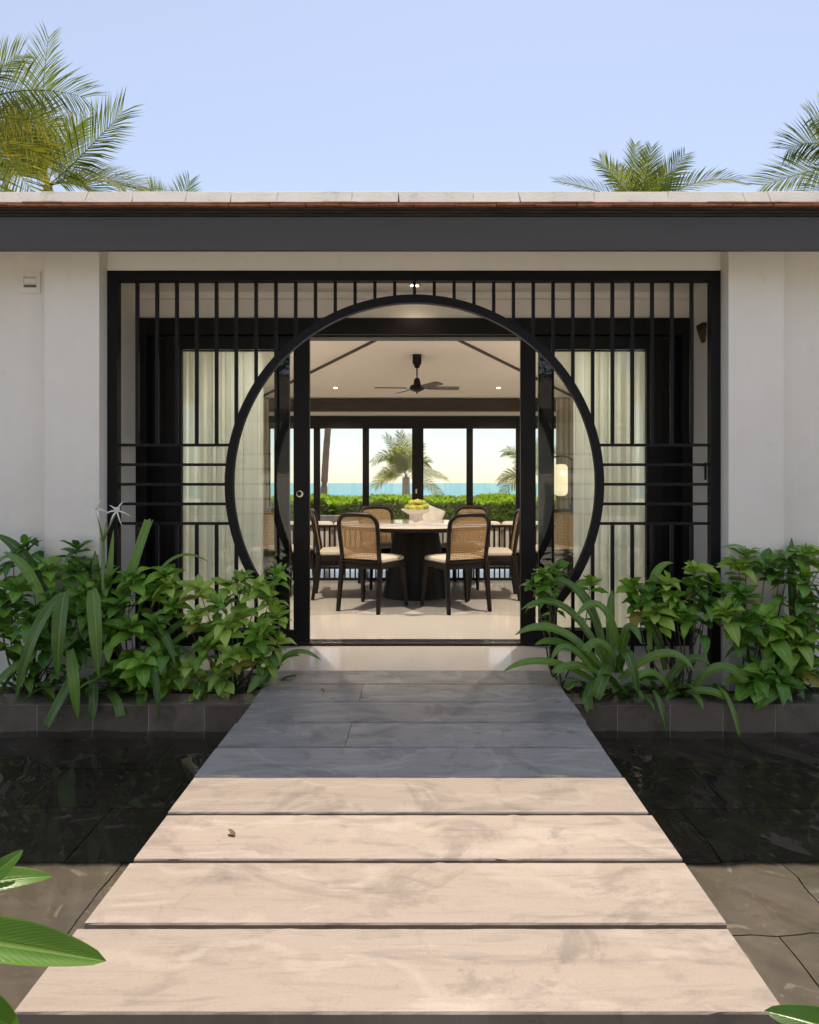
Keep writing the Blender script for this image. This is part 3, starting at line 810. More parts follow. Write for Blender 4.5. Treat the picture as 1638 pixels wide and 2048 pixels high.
# ------------------------------------------------------------------ downlights
def downlight(x, y, z, nrm, label, watt):
    t = thing('downlight', (x, y, z), label, 'downlight', 'recessed downlights')
    n = Vector(nrm).normalized(); q = n.to_track_quat('Z', 'Y').to_matrix().to_4x4()
    mb = MB().lathe([(0.030, 0.001), (0.044, 0.001), (0.046, 0.004), (0.046, 0.008), (0.031, 0.010), (0.030, 0.001)], (0, 0, 0), 20)
    mb.v = [tuple(q @ Vector(p) + Vector((x, y, z))) for p in mb.v]
    mb.build('trim_ring', 'ceramic', t, smooth=True)
    mb = MB().lathe([(0.0005, 0.002), (0.029, 0.002), (0.029, 0.0035), (0.0005, 0.0035)], (0, 0, 0), 16)
    mb.v = [tuple(q @ Vector(p) + Vector((x, y, z))) for p in mb.v]
    mb.build('bulb', 'bulb', t)
    if watt:
        ld = bpy.data.lights.new('downlight_glow', 'SPOT'); ld.energy = watt; ld.color = (1.0, 0.87, 0.71); ld.spot_size = R(130); ld.spot_blend = 0.8; ld.shadow_soft_size = 0.04
        lo = bpy.data.objects.new('lamp', ld); link(lo, t); lo.location = Vector((x, y, z)) + n * 0.03
        lo.rotation_euler = (-n).to_track_quat('Z', 'Y').to_euler()
def ceil_z(y): return RZ + (RY1 - y) * (AZ - RZ) / (RY1 - AY)
sl = (AZ - RZ) / (RY1 - AY)
nf = (0, -sl, -1)
yl = 11.9
for xl, lb in ((X(671, yl), 'small lit recessed downlight in the sloping ceiling left of the fan'), (X(997, yl), 'small lit recessed downlight in the sloping ceiling right of the fan')):
    downlight(xl, yl, ceil_z(yl) - 0.001, nf, lb, 70)
for xl, lb in ((-1.25, 'added fill downlight out of view in the near ceiling slope above the left dining chairs'), (1.18, 'added fill downlight out of view in the near ceiling slope above the right dining chairs')):
    downlight(xl, 6.0, RZ + (6.0 - 5.05) * (AZ - RZ) / (AY - 5.05) - 0.001, (0, (AZ - RZ) / (AY - 5.05), -1), lb, 130)  # extra pair out of view, added to brighten the dining room
downlight(X(829, 4.66), 4.66, 2.504, (0, 0, -1), 'lit recessed downlight in the porch ceiling above the round opening', 1.5)

# ------------------------------------------------------------------ ceiling fan
fy = 10.66; fx = X(834, fy); fz = ceil_z(fy)
fan = thing('ceiling_fan', (fx, fy, fz), 'black four bladed ceiling fan hanging from the sloped white ceiling', 'fan')
zm = Z(775, fy)
MB().box(fx - 0.068, fx + 0.068, fy - 0.07, fy + 0.07, Z(728, fy), fz + 0.012).build('canopy', 'black', fan, bevel=0.006)
MB().lathe([(0.03, 0), (0.045, 0.02), (0.05, 0.06), (0.05, 0.07)], (fx, fy, Z(727, fy) - 0.07), 16).build('ball_joint', 'black', fan, smooth=True)
MB().tube([(fx, fy, Z(757, fy)), (fx, fy, Z(730, fy))], 0.011, 10).build('rod', 'black', fan, smooth=True)
mo = MB().lathe([(0.004, -0.10), (0.012, -0.085), (0.02, -0.07), (0.06, -0.06), (0.105, -0.035), (0.115, 0.0), (0.10, 0.03), (0.055, 0.045), (0.05, 0.10), (0.038, 0.135), (0.03, 0.145)], (fx, fy, zm), 28).build('motor', 'black', fan, auto=True)
for a_ in (3, 118, 183, 302):
    a = R(a_); c, s_ = math.cos(a), math.sin(a)
    mb = MB(); prof = [(0.17, 0.045), (0.24, 0.062), (0.62, 0.070), (0.655, 0.055), (0.665, 0.02)]
    def pt(r, w, t): 
        pz = -0.012 + w * math.tan(R(-13)) + t
        return (fx + r * c - w * s_, fy + r * s_ + w * c, zm + pz)
    for r, w in prof:
        mb.v += [pt(r, -w, 0), pt(r, w, 0), pt(r, w, 0.006), pt(r, -w, 0.006)]
    for i in range(len(prof) - 1):
        q = i * 4
        for k in range(4): mb.f.append((q + k, q + (k + 1) % 4, q + 4 + (k + 1) % 4, q + 4 + k))
    mb.f += [(3, 2, 1, 0), tuple(len(prof) * 4 - 4 + i for i in range(4))]
    bl = mb.build('blade', 'beam', fan)
    MB().hexa([pt(0.10, -0.018, -0.004), pt(0.20, -0.026, -0.004), pt(0.20, 0.026, -0.004), pt(0.10, 0.018, -0.004)],
              [pt(0.10, -0.018, -0.001), pt(0.20, -0.026, -0.001), pt(0.20, 0.026, -0.001), pt(0.10, 0.018, -0.001)]).build('blade_bracket', 'black', fan)

# ------------------------------------------------------------------ dining table, bowl, fruit
TX, TY, TZ = -0.035, 7.0, 0.735
def gloss_dark():
    m, nt, b, out = new_mat('polished_pale_stone_top')
    v = coords(nt); n1 = node(nt, 'ShaderNodeTexNoise', Scale=4.0, Detail=6.0, Distortion=2.0); nt.links.new(v, n1.inputs['Vector'])
    c = ramp(nt, n1.outputs[0], [(0.3, (0.44, 0.40, 0.36)), (0.7, (0.56, 0.52, 0.47))]); nt.links.new(c, b.inputs['Base Color'])
    b.inputs['Roughness'].default_value = 0.035; b.inputs['Specular IOR Level'].default_value = 0.9
    return m
M['tabletop'] = gloss_dark()
tb = thing('dining_table', (TX, TY, 0), 'round dining table with polished pale top, dark rim and tapered drum pedestal', 'table')
MB().lathe([(0.74, -0.006), (0.776, -0.006), (0.778, -0.003), (0.774, 0.0)], (TX, TY, TZ), 96).build('tabletop', 'tabletop', tb, auto=True)
MB().lathe([(0.62, -0.045), (0.73, -0.045), (0.762, -0.036), (0.772, -0.0065)], (TX, TY, TZ), 96).build('rim', 'blackwood', tb, auto=True)
pd = MB(); n = 96
prof = [(0.345, 0.0), (0.345, 0.012), (0.335, 0.03), (0.285, 0.33), (0.24, 0.62), (0.23, 0.688)]
for r, z in prof:
    for k in range(n):
        a = 2 * math.pi * k / n
        rr = r * (1 - 0.012 * (0.5 + 0.5 * math.cos(a * 24)))
        pd.v.append((TX + rr * math.cos(a), TY + rr * math.sin(a), z))
for i in range(len(prof) - 1):
    for k in range(n): pd.f.append((i * n + k, i * n + (k + 1) % n, (i + 1) * n + (k + 1) % n, (i + 1) * n + k))
pd.build('pedestal', 'blackwood', tb, smooth=True)
bx_, by_ = X(832, TY - 0.1), TY - 0.1
bowl = thing('footed_bowl', (bx_, by_, TZ), 'white ceramic footed fruit bowl standing on the dining table', 'bowl')
MB().lathe([(0.076, 0.001), (0.077, 0.008), (0.072, 0.02), (0.070, 0.05), (0.066, 0.085), (0.072, 0.10)], (bx_, by_, TZ), 32).build('foot', 'ceramic', bowl, auto=True)
MB().lathe([(0.05, 0.098), (0.085, 0.104), (0.122, 0.125), (0.148, 0.146), (0.150, 0.152), (0.144, 0.152), (0.115, 0.132), (0.07, 0.118), (0.01, 0.116)], (bx_, by_, TZ), 40).build('dish', 'ceramic', bowl, auto=True)
fl = [(-0.085, -0.03, 0.165), (-0.03, -0.085, 0.160), (0.04, -0.085, 0.162), (0.09, -0.03, 0.168), (0.0, 0.0, 0.165), (0.07, 0.06, 0.165), (-0.06, 0.06, 0.165), (-0.045, -0.02, 0.212), (0.03, 0.0, 0.216), (0.0, 0.055, 0.21), (0.07, -0.0, 0.205)]
fm = MB().lathe([(0.002, -0.036), (0.018, -0.033), (0.033, -0.018), (0.038, 0.0), (0.034, 0.016), (0.022, 0.032), (0.010, 0.040), (0.003, 0.042)], (0, 0, 0), 20).mesh('mango', 'fruit', True)
for dx, dy, dz in fl:
    o = bpy.data.objects.new('mango', fm); col.objects.link(o)
    o.location = (bx_ + dx, by_ + dy, TZ + dz); o.rotation_euler = (random.uniform(0.6, 1.6), random.uniform(-0.5, 0.5), random.uniform(0, 6))
    s = random.uniform(0.88, 1.08); o.scale = (s, s, s * 1.05)
    tag(o, 'green yellow mango heaped in the white footed bowl', 'fruit', 'mangoes in the footed bowl')

# ------------------------------------------------------------------ cane dining chairs (front of the chair faces +Y)
def make_chair():
    c = thing('dining_chair', (0, 0, 0), 'dark wood dining chair with cane back', 'chair', 'cane backed dining chairs')
    def leg(x0, y0, x1, y1, z1, w0, w1, wood='chairwood'):
        b_ = [(x0 - w0, y0 - w0, 0), (x0 + w0, y0 - w0, 0), (x0 + w0, y0 + w0, 0), (x0 - w0, y0 + w0, 0)]
        t = [(x1 - w1, y1 - w1, z1), (x1 + w1, y1 - w1, z1), (x1 + w1, y1 + w1, z1), (x1 - w1, y1 + w1, z1)]
        MB().hexa(b_, t).build('leg', wood, c, bevel=0.006, local=True)
    for s in (-1, 1):
        leg(s * 0.235, 0.235, s * 0.212, 0.205, 0.405, 0.014, 0.021)
        leg(s * 0.205, -0.265, s * 0.195, -0.205, 0.44, 0.016, 0.022)
    # seat frame (rounded trapezoid)
    def outline(k, sc=1.0):
        pts = []
        for (cx, cy_, a0) in ((0.175 * sc, 0.165 * sc, 0), (-0.175 * sc, 0.165 * sc, 90), (-0.165 * sc, -0.165 * sc, 180), (0.165 * sc, -0.165 * sc, 270)):
            for q in range(6):
                a = R(a0 + q * 18); rr = (0.072 if a0 < 180 else 0.05) * sc
                pts.append((cx + rr * math.cos(a), cy_ + rr * math.sin(a)))
        return pts
    def stack(layers, name, mat, smooth=True):
        mb = MB(); m = None
        for sc, z in layers:
            o_ = outline(0, sc); m = len(o_)
            mb.v += [(p[0], p[1], z) for p in o_]
        for i in range(len(layers) - 1):
            for k in range(m): mb.f.append((i * m + k, i * m + (k + 1) % m, (i + 1) * m + (k + 1) % m, (i + 1) * m + k))
        mb.f.append(tuple(reversed(range(m)))); mb.f.append(tuple((len(layers) - 1) * m + k for k in range(m)))
        ob = mb.build(name, mat, c, local=True); smooth_by_angle(ob.data, 35); return ob
    stack([(0.985, 0.385), (1.0, 0.392), (1.0, 0.432), (0.985, 0.438)], 'seat_frame', 'chairwood')
    stack([(0.95, 0.438), (0.975, 0.450), (0.96, 0.468), (0.88, 0.482), (0.6, 0.491), (0.2, 0.494)], 'seat_cushion', 'fabric')
    # back: rounded frame leaning back
    def bp(x, z): 
        t = (z - 0.42) / 0.46
        return (x, -0.205 - 0.075 * t - 0.02 * (1 - (x / 0.2) ** 2) * t * 0.8, z)
    path = []
    hw0, hw1, zt, rc = 0.190, 0.196, 0.868, 0.095
    path += [bp(-hw0, 0.42), bp(-hw0 - 0.001, 0.55), bp(-hw1, 0.68), bp(-hw1, zt - rc)]
    for q in range(1, 7):
        a = R(180 - q * 15); path.append(bp(-hw1 + rc + rc * math.cos(a), zt - rc + rc * math.sin(a)))
    path.append(bp(0, zt + 0.004))
    path += [(-p[0], p[1], p[2]) for p in reversed(path[:-1])]
    bf = MB().tube(path, 0.0195, 10, True, 1.0, (0, 1, 0.001)).build('back_frame', 'chairwood', c, smooth=True, local=True)
    MB().tube([bp(-0.185, 0.452), bp(0, 0.452), bp(0.185, 0.452)], 0.018, 8, True, 1.0, (0, 1, 0.001)).build('lower_rail', 'chairwood', c, smooth=True, local=True)
    cm = MB(); nx, nz = 12, 16
    for i in range(nz + 1):
        z = 0.455 + (0.86 - 0.455) * i / nz
        h = hw1 - 0.004
        if z > zt - rc:
            d = z - (zt - rc); h = hw1 - rc + math.sqrt(max(0, rc * rc - d * d)) - 0.004
        for k in range(nx + 1):
            x = -h + 2 * h * k / nx
            cm.v.append(bp(x, z))
    for i in range(nz):
        for k in range(nx): cm.f.append((i * (nx + 1) + k, i * (nx + 1) + k + 1, (i + 1) * (nx + 1) + k + 1, (i + 1) * (nx + 1) + k))
    cm.build('cane_panel', 'cane', c, smooth=True, local=True)
    return c
chairs = [
    (-0.435, 6.29, -25, 'dark cane back chair left of the pedestal, its back to the doorway'),
    (0.335, 6.27, 24, 'dark cane back chair right of the pedestal, its back to the doorway'),
    (-0.80, 6.93, -86, 'cane back chair in profile beside the left door leaf, facing the table'),
    (0.72, 6.88, 88, 'cane back chair in profile beside the right door leaf, facing the table'),
    (-0.40, 7.66, 203, 'far cane back chair facing the doorway, left of the fruit bowl'),
    (0.50, 7.64, 157, 'far cane back chair facing the doorway, right of the fruit bowl'),
    (-1.42, 7.20, -20, 'spare cane back chair mostly hidden behind the left door stile'),
    (1.36, 7.20, 20, 'spare cane back chair mostly hidden behind the right door stile'),
]
proto = make_chair()
for i, (x, y, a, lb) in enumerate(chairs):
    o = proto if i == 0 else copy_tree(proto)
    o.location = (x, y, 0); o.rotation_euler.z = R(a); o['label'] = lb

# ------------------------------------------------------------------ sofa with slatted back
sf = thing('slatted_sofa', (0, 8.4, 0), 'long dark slatted back sofa with cream cushions behind the dining table', 'sofa')
SY = 8.06
sx0, sx1 = -2.05, 2.0
box('top_rail', 'chairwood', sf, sx0, sx1, SY, SY + 0.04, 0.625, 0.655, 0.004)
box('middle_rail', 'chairwood', sf, sx0, sx1, SY, SY + 0.04, 0.135, 0.165, 0.003)
box('bottom_rail', 'chairwood', sf, sx0, sx1, SY, SY + 0.04, 0.0, 0.028, 0.003)
k = 0; x = sx0
while x < sx1 - 0.02:
    box('slat', 'chairwood', sf, x, x + 0.018, SY + 0.010, SY + 0.030, 0.0285, 0.6245)
    x += 0.061
box('seat_deck', 'chairwood', sf, sx0, sx1, SY + 0.041, SY + 0.95, 0.165, 0.28, 0.005)
for i in range(4):
    a = sx0 + 0.01 + i * (sx1 - sx0 - 0.02) / 4; b_ = sx0 + 0.01 + (i + 1) * (sx1 - sx0 - 0.02) / 4
    box('back_cushion', 'whitefab', sf, a + 0.004, b_ - 0.004, SY + 0.046, SY + 0.25, 0.31, 0.69, 0.05)
    box('seat_cushion', 'whitefab', sf, a + 0.004, b_ - 0.004, SY + 0.12, SY + 0.93, 0.281, 0.43, 0.04)
for x in (sx0, sx1 - 0.05):
    box('arm', 'chairwood', sf, x, x + 0.05, SY + 0.041, SY + 0.95, 0.28, 0.56, 0.004)
MB().box(-0.9, 0.2, 8.1, 8.1, 0, 0)
pil = MB().lathe([(0.004, -0.055), (0.10, -0.045), (0.155, -0.02), (0.165, 0.0), (0.155, 0.02), (0.10, 0.045), (0.004, 0.055)], (0, 0, 0), 4)
pil = MB()
nn = 14
for sgn in (1, -1):
    base = len(pil.v)
    for i in range(nn + 1):
        for k in range(nn + 1):
            u, v = i / nn * 2 - 1, k / nn * 2 - 1
            th = 0.075 * (max(0, 1 - u ** 4) * max(0, 1 - v ** 4)) ** 0.5
            r = 0.20 * (1 - 0.06 * (1 - abs(u)) * (abs(v) > 0.9) - 0.06 * (1 - abs(v)) * (abs(u) > 0.9))
            pil.v.append((u * r, sgn * th + 0.006 * math.sin(u * 9 + v * 5), v * r))
    for i in range(nn):
        for k in range(nn):
            q = [base + i * (nn + 1) + k, base + (i + 1) * (nn + 1) + k, base + (i + 1) * (nn + 1) + k + 1, base + i * (nn + 1) + k + 1]
            pil.f.append(tuple(q if sgn < 0 else q[::-1]))
po = pil.build('throw_pillow', 'whitefab', None, smooth=True)
po.location = (X(852, 8.42), 8.42, 0.70); po.rotation_euler = (R(-14), R(24), R(10))
tag(po, 'cream throw pillow propped on the sofa behind the fruit bowl', 'pillow')

# ------------------------------------------------------------------ lamp, sideboards, curtains
lx, ly = X(1122, 8.6), 8.6
lamp = thing('lantern_lamp', (lx, ly, 0), 'floor lamp with lit white lantern hanging from a curved black arm', 'lamp')
MB().lathe([(0.16, 0.0), (0.16, 0.018), (0.03, 0.024)], (lx + 0.17, ly, 0), 24).build('base', 'black', lamp, auto=True)
pole_x = X(1144, ly)
MB().tube([(pole_x, ly, 0.02), (pole_x, ly, Z(918, ly))], 0.009, 8).build('pole', 'black', lamp, smooth=True)
MB().tube([at(1100, 921, ly), at(1108, 914, ly), at(1122, 912, ly), at(1136, 914, ly), at(1144, 919, ly), at(1149, 918, ly)], 0.010, 8).build('arm', 'black', lamp, smooth=True)
MB().tube([at(1122, 912, ly), at(1122, 929, ly)], 0.004, 6).build('hanger', 'black', lamp)
hw = (X(1136, ly) - X(1109, ly)) / 2; zt_, zb_ = Z(928, ly), Z(992, ly)
MB().lathe([(0.02, zb_), (hw * 0.7, zb_ + 0.008), (hw * 0.95, zb_ + 0.035), (hw, zb_ + 0.07), (hw, zt_ - 0.07), (hw * 0.95, zt_ - 0.035), (hw * 0.7, zt_ - 0.008), (0.02, zt_)], (lx, ly, 0), 28).build('lantern_shade', 'lantern', lamp, smooth=True)
MB().lathe([(0.002, -0.02), (0.016, -0.012), (0.02, 0), (0.016, 0.012), (0.002, 0.02)], (lx, ly - hw - 0.004, Z(947, ly)), 12).build('bulb', 'lantern_bulb', lamp, smooth=True)

def sideboard(x0, x1, y0, y1, h, label):
    s = thing('sideboard', ((x0 + x1) / 2, (y0 + y1) / 2, 0), label, 'sideboard')
    box('top', 'blackwood', s, x0 - 0.02, x1 + 0.02, y0 - 0.02, y1, h - 0.03, h, 0.003)
    for k in range(3):
        a = x0 + (x1 - x0) * k / 3; b_ = x0 + (x1 - x0) * (k + 1) / 3
        box('door', 'blackwood', s, a + 0.003, b_ - 0.003, y0 - 0.001, y0 + 0.02, 0.13, h - 0.032, 0.002)
    box('carcass', 'blackwood', s, x0, x1, y0 + 0.021, y1, 0.12, h - 0.031)
    for lx_ in (x0 + 0.03, x1 - 0.03):
        for ly_ in (y0 + 0.04, y1 - 0.04): box('leg', 'blackwood', s, lx_ - 0.018, lx_ + 0.018, ly_ - 0.018, ly_ + 0.018, 0, 0.119)
    return s
sideboard(1.55, 2.55, 7.35, 7.80, 0.80, 'low black sideboard behind the right glass door')
sideboard(-2.75, -1.55, 7.6, 8.05, 0.86, 'tall black sideboard behind the left glass door')
vs_ = thing('dark_vase', (1.78, 7.55, 0.8), 'squat dark ceramic vase on the sideboard under the lantern', 'vase')
MB().lathe([(0.06, 0.8), (0.11, 0.84), (0.125, 0.90), (0.10, 0.97), (0.06, 1.0), (0.065, 1.03), (0.055, 1.03)], (1.78, 7.55, 0), 24).build('body', 'blackwood', vs_, smooth=True)
MB().tube([(1.86, 7.55, 0.98), (1.91, 7.55, 1.0), (1.93, 7.55, 0.94), (1.89, 7.55, 0.88)], 0.012, 8).build('handle', 'blackwood', vs_, smooth=True)

def curtain(x0, x1, y, z0, z1, mat, label, waves, amp, name='curtain', seed=0):
    mb = MB(); nx = waves * 10; rnd = random.Random(seed)
    ph = [rnd.uniform(-0.6, 0.6) for _ in range(waves + 2)]
    for zi in range(7):
        t = zi / 6; z = z0 + (z1 - z0) * t
        for k in range(nx + 1):
            u = k / nx; w = u * waves
            i = int(w); ff = w - i; p = ph[i] * (1 - ff) + ph[i + 1] * ff
            d = amp * (0.75 + 0.35 * p) * math.sin(2 * math.pi * w + p * 1.6) * (1 - 0.25 * t)
            mb.v.append((x0 + (x1 - x0) * u + 0.25 * amp * math.sin(4 * math.pi * w + p), y + d, z))
    for zi in range(6):
        for k in range(nx):
            a = zi * (nx + 1) + k; mb.f.append((a, a + 1, a + nx + 2, a + nx + 1))
    o = mb.build(name, mat, None, smooth=True)
    return tag(o, label, 'curtain')
curtain(-1.84, -1.21, 5.32, 0.02, 2.66, 'sheer', 'white sheer curtain gathered behind the left glass door', 9, 0.030, 'sheer_curtain', 1)
curtain(1.20, 1.84, 5.32, 0.02, 2.66, 'sheer', 'white sheer curtain gathered behind the right glass door', 9, 0.030, 'sheer_curtain', 2)
curtain(1.86, 2.90, 9.3, 0.02, 2.3, 'drape', 'taupe pleated drape behind the lantern lamp', 14, 0.035, 'drape', 3)
curtain(-2.98, -2.05, 9.3, 0.02, 2.3, 'drape', 'taupe pleated drape behind the left sideboard', 14, 0.035, 'drape', 4)

# ------------------------------------------------------------------ leaves
def leaf_mesh(name, mat, length, width, curl=0.25, fold=0.25, nl=6, tipdrop=0.3, wav=0.0, acum=1.0):
    """ovate leaf along +X, folded along the midrib"""
    mb = MB(); mb.uv = []
    for i in range(nl + 1):
        t = i / nl
        w = width * 0.5 * (math.sin(math.pi * t ** 0.95) ** 0.72) * (1 - 0.10 * t) if 0 < i < nl else 0.002
        x = length * (t - 0.08 * curl * t * t); z = length * (0.18 * math.sin(math.pi * t * 0.8) * curl - tipdrop * curl * t * t)
        for v in (-1, -0.5, 0, 0.5, 1):
            av = abs(v)
            mb.v.append((x - 0.02 * length * av, v * w * (1 - 0.1 * fold), z + av * w * fold * 1.1 - av * av * w * fold * 0.55 + wav * w * math.sin(t * 11 + v) * av))
            mb.uv.append((t, 0.5 + v * 0.5))
    for i in range(nl):
        for k in range(4): a = i * 5 + k; mb.f.append((a, a + 5, a + 6, a + 1))
    return mb.mesh(name, mat, True)

def orient(pos, d, up, s=1.0):
    x = Vector(d).normalized(); z = Vector(up) - x * Vector(up).dot(x)
    if z.length < 1e-3: z = Vector((0, -1, 0)) - x * Vector((0, -1, 0)).dot(x)
    z.normalize(); y = z.cross(x)
    m = Matrix.Identity(4)
    for i in range(3): m[i][0], m[i][1], m[i][2], m[i][3] = x[i] * s, y[i] * s, z[i] * s, pos[i]
    return m

LEAVES = {}
for key in ('leaf_dark', 'leaf_mid', 'leaf_pale', 'leaf_old'):
    LEAVES[key] = [leaf_mesh('leaf', key, 0.105, 0.062, c, f, 6, td_, 0.12) for c, f, td_ in ((0.3, 0.45, 0.4), (0.6, 0.35, 0.6), (1.0, 0.4, 0.7), (0.2, 0.75, 0.2))]

def put_leaf(parent, me, M4):
    o = bpy.data.objects.new('leaf', me); col.objects.link(o)
    o.parent = parent; o.matrix_parent_inverse = Matrix.Translation(-Vector(parent.location)); o.matrix_basis = M4
    return o

def shrub(base, tips, mat, label, rnd, size=1.0, mats=None, extra=3):
    """tips: points where a rosette of leaves sits; stems run from the base to each tip"""
    t = thing('leafy_shrub', base, label, 'shrub')
    st = MB()
    B = Vector(base)
    for i, tp in enumerate(tips):
        tp = Vector(tp)
        mid = B.lerp(tp, 0.55) + Vector((rnd.uniform(-.05, .05), rnd.uniform(-.04, .04), -0.04))
        b0 = B + Vector((rnd.uniform(-.07, .07), rnd.uniform(-.04, .04), 0))
        pts = [b0, b0.lerp(mid, 0.5) + Vector((rnd.uniform(-.02, .02), 0, 0)), mid, mid.lerp(tp, 0.6) + Vector((0, 0, -0.005)), tp]
        st.tube(pts, [0.0065, 0.0055, 0.0045, 0.003, 0.002], 5, False)
        axis = ((tp - mid).normalized() * 0.6 + Vector((rnd.uniform(-.5, .5), rnd.uniform(-0.55, 0.05), 0.85))).normalized()
        m0 = mats[i % len(mats)] if mats else mat
        na = axis.cross(Vector((1, 0.1, 0))).normalized(); nb = axis.cross(na)
        a0 = rnd.uniform(0, 6.3)
        layers = [(3, 1.2, 0.62, 0.012), (4, 0.62, 0.95, 0.0), (4, 0.25, 1.15, -0.022), (extra, -0.05, 1.12, -0.05)]
        for (cnt, lift, sc, off) in layers:
            a0 += 0.9
            for k in range(cnt):
                a = a0 + 2 * math.pi * k / cnt + rnd.uniform(-.35, .35)
                out_ = na * math.cos(a) + nb * math.sin(a)
                d = out_ + axis * (lift + rnd.uniform(-.2, .2))
                p = tp + axis * (off + rnd.uniform(-.008, .008)) + out_ * 0.004
                s = sc * size * rnd.uniform(0.62, 1.28)
                put_leaf(t, rnd.choice(LEAVES['leaf_old' if off < -0.03 and rnd.random() < 0.07 else m0]), orient(p, d, axis + Vector((rnd.uniform(-.2, .2), rnd.uniform(-.4, .1), rnd.uniform(0, .3))), s))
        # loose pairs down the stem
        for q in (0.35, 0.62):
            for sg in (-1, 1):
                if rnd.random() < 0.55:
                    a = rnd.uniform(0, 6.3)
                    d = na * math.cos(a) + nb * math.sin(a) + Vector((0, -0.3, -0.15))
                    put_leaf(t, rnd.choice(LEAVES[m0 if rnd.random() < 0.5 else 'leaf_dark']), orient(mid.lerp(tp, q), d, Vector((0, -0.3, 1)), size * rnd.uniform(0.8, 1.15)))
    st.build('stems', 'stem', t, smooth=True)
    return t

def tips_px(lst, rnd, jit=8):
    return [at(px + rnd.uniform(-jit, jit), py + rnd.uniform(-jit, jit), D) for px, py, D in lst]

rnd = random.Random(11)
shrub((X(70, 4.02), 4.02, -0.10), tips_px([(55, 1092, 4.03), (20, 1118, 3.98), (95, 1135, 4.0), (160, 1100, 4.05), (150, 1135, 4.0), (45, 1180, 3.9), (110, 1190, 3.88), (10, 1215, 3.85), (165, 1175, 3.93),
      (60, 1240, 3.82), (130, 1235, 3.82), (20, 1280, 3.84), (95, 1290, 3.88), (175, 1225, 3.85), (-20, 1160, 3.95), (-25, 1250, 3.86), (-60, 1120, 4.0), (45, 1330, 3.9), (150, 1285, 3.9)], rnd), 'leaf_dark',
      'dense dark green shrub in the planter below the wall vent', rnd, 1.05, ['leaf_dark', 'leaf_dark', 'leaf_mid'])
shrub((X(270, 4.02), 4.02, -0.10), tips_px([(265, 1160, 3.98), (235, 1205, 3.9), (300, 1190, 3.95), (210, 1170, 4.0), (190, 1140, 4.05), (330, 1150, 4.02), (255, 1250, 3.83), (305, 1255, 3.85), (220, 1275, 3.84),
      (290, 1320, 3.80), (330, 1300, 3.84), (250, 1330, 3.84), (345, 1215, 3.92), (200, 1230, 3.86), (275, 1365, 3.86), (340, 1350, 3.88), (220, 1350, 3.9)], rnd), 'leaf_mid',
      'mid green veined leaf shrub beside the white spider lily', rnd, 1.0, ['leaf_mid', 'leaf_dark', 'leaf_mid'])
shrub((X(470, 4.02), 4.02, -0.10), tips_px([(345, 1165, 3.98), (395, 1175, 3.96), (480, 1155, 3.98), (455, 1175, 3.96), (515, 1180, 3.95), (425, 1205, 3.9), (480, 1225, 3.88), (540, 1185, 3.96), (552, 1150, 3.98), (390, 1235, 3.88),
      (445, 1255, 3.84), (510, 1260, 3.84), (555, 1225, 3.92), (560, 1275, 3.9), (410, 1290, 3.84), (470, 1310, 3.84), (380, 1330, 3.86), (520, 1315, 3.86), (435, 1350, 3.88), (400, 1378, 3.9)], rnd), 'leaf_pale',
      'pale yellow green shrub in the planter next to the left gate jamb', rnd, 0.95, ['leaf_pale', 'leaf_pale', 'leaf_mid'])
shrub((X(1120, 4.05), 4.05, -0.10), tips_px([(1085, 1150, 4.0), (1112, 1140, 4.02), (1098, 1170, 3.97), (1070, 1172, 3.99), (1182, 1165, 4.03)], rnd, 4), 'leaf_mid',
      'small leafy sprig rising over the strap leaves by the right jamb', rnd, 0.85, ['leaf_mid', 'leaf_dark'], 2)
shrub((X(1355, 4.02), 4.02, -0.10), tips_px([(1265, 1165, 3.98), (1295, 1185, 3.95), (1330, 1160, 3.98), (1350, 1195, 3.92), (1385, 1165, 3.97), (1310, 1215, 3.92), (1365, 1225, 3.9), (1405, 1200, 3.93), (1395, 1145, 4.0), (1430, 1175, 3.95), (1275, 1200, 3.97)], rnd), 'leaf_mid',
      'green shrub with bare forked stem beside the right gate post', rnd, 1.0, ['leaf_mid', 'leaf_dark', 'leaf_pale'])
shrub((X(1510, 4.02), 4.02, -0.10), tips_px([(1495, 1110, 4.03), (1470, 1140, 4.0), (1530, 1125, 4.02), (1580, 1105, 4.04), (1610, 1115, 4.03), (1565, 1150, 3.95), (1600, 1160, 3.93), (1450, 1225, 3.88), (1490, 1240, 3.85), (1530, 1235, 3.84), (1575, 1255, 3.84), (1610, 1215, 3.88),
      (1540, 1280, 3.84), (1600, 1290, 3.84), (1640, 1180, 3.95), (1650, 1260, 3.88), (1640, 1120, 4.0), (1480, 1190, 3.92), (1620, 1330, 3.86)], rnd), 'leaf_mid',
      'tall open green shrub growing against the right white wall', rnd, 1.1, ['leaf_mid', 'leaf_pale', 'leaf_dark'])
shrub((X(1530, 3.98), 3.98, -0.10), tips_px([(1525, 1345, 3.82), (1560, 1360, 3.80), (1500, 1360, 3.84), (1580, 1335, 3.85)], rnd, 4), 'leaf_mid',
      'low broad leaved shrub sitting at the planter edge under the tall one', rnd, 1.25, ['leaf_mid', 'leaf_dark'], 4)

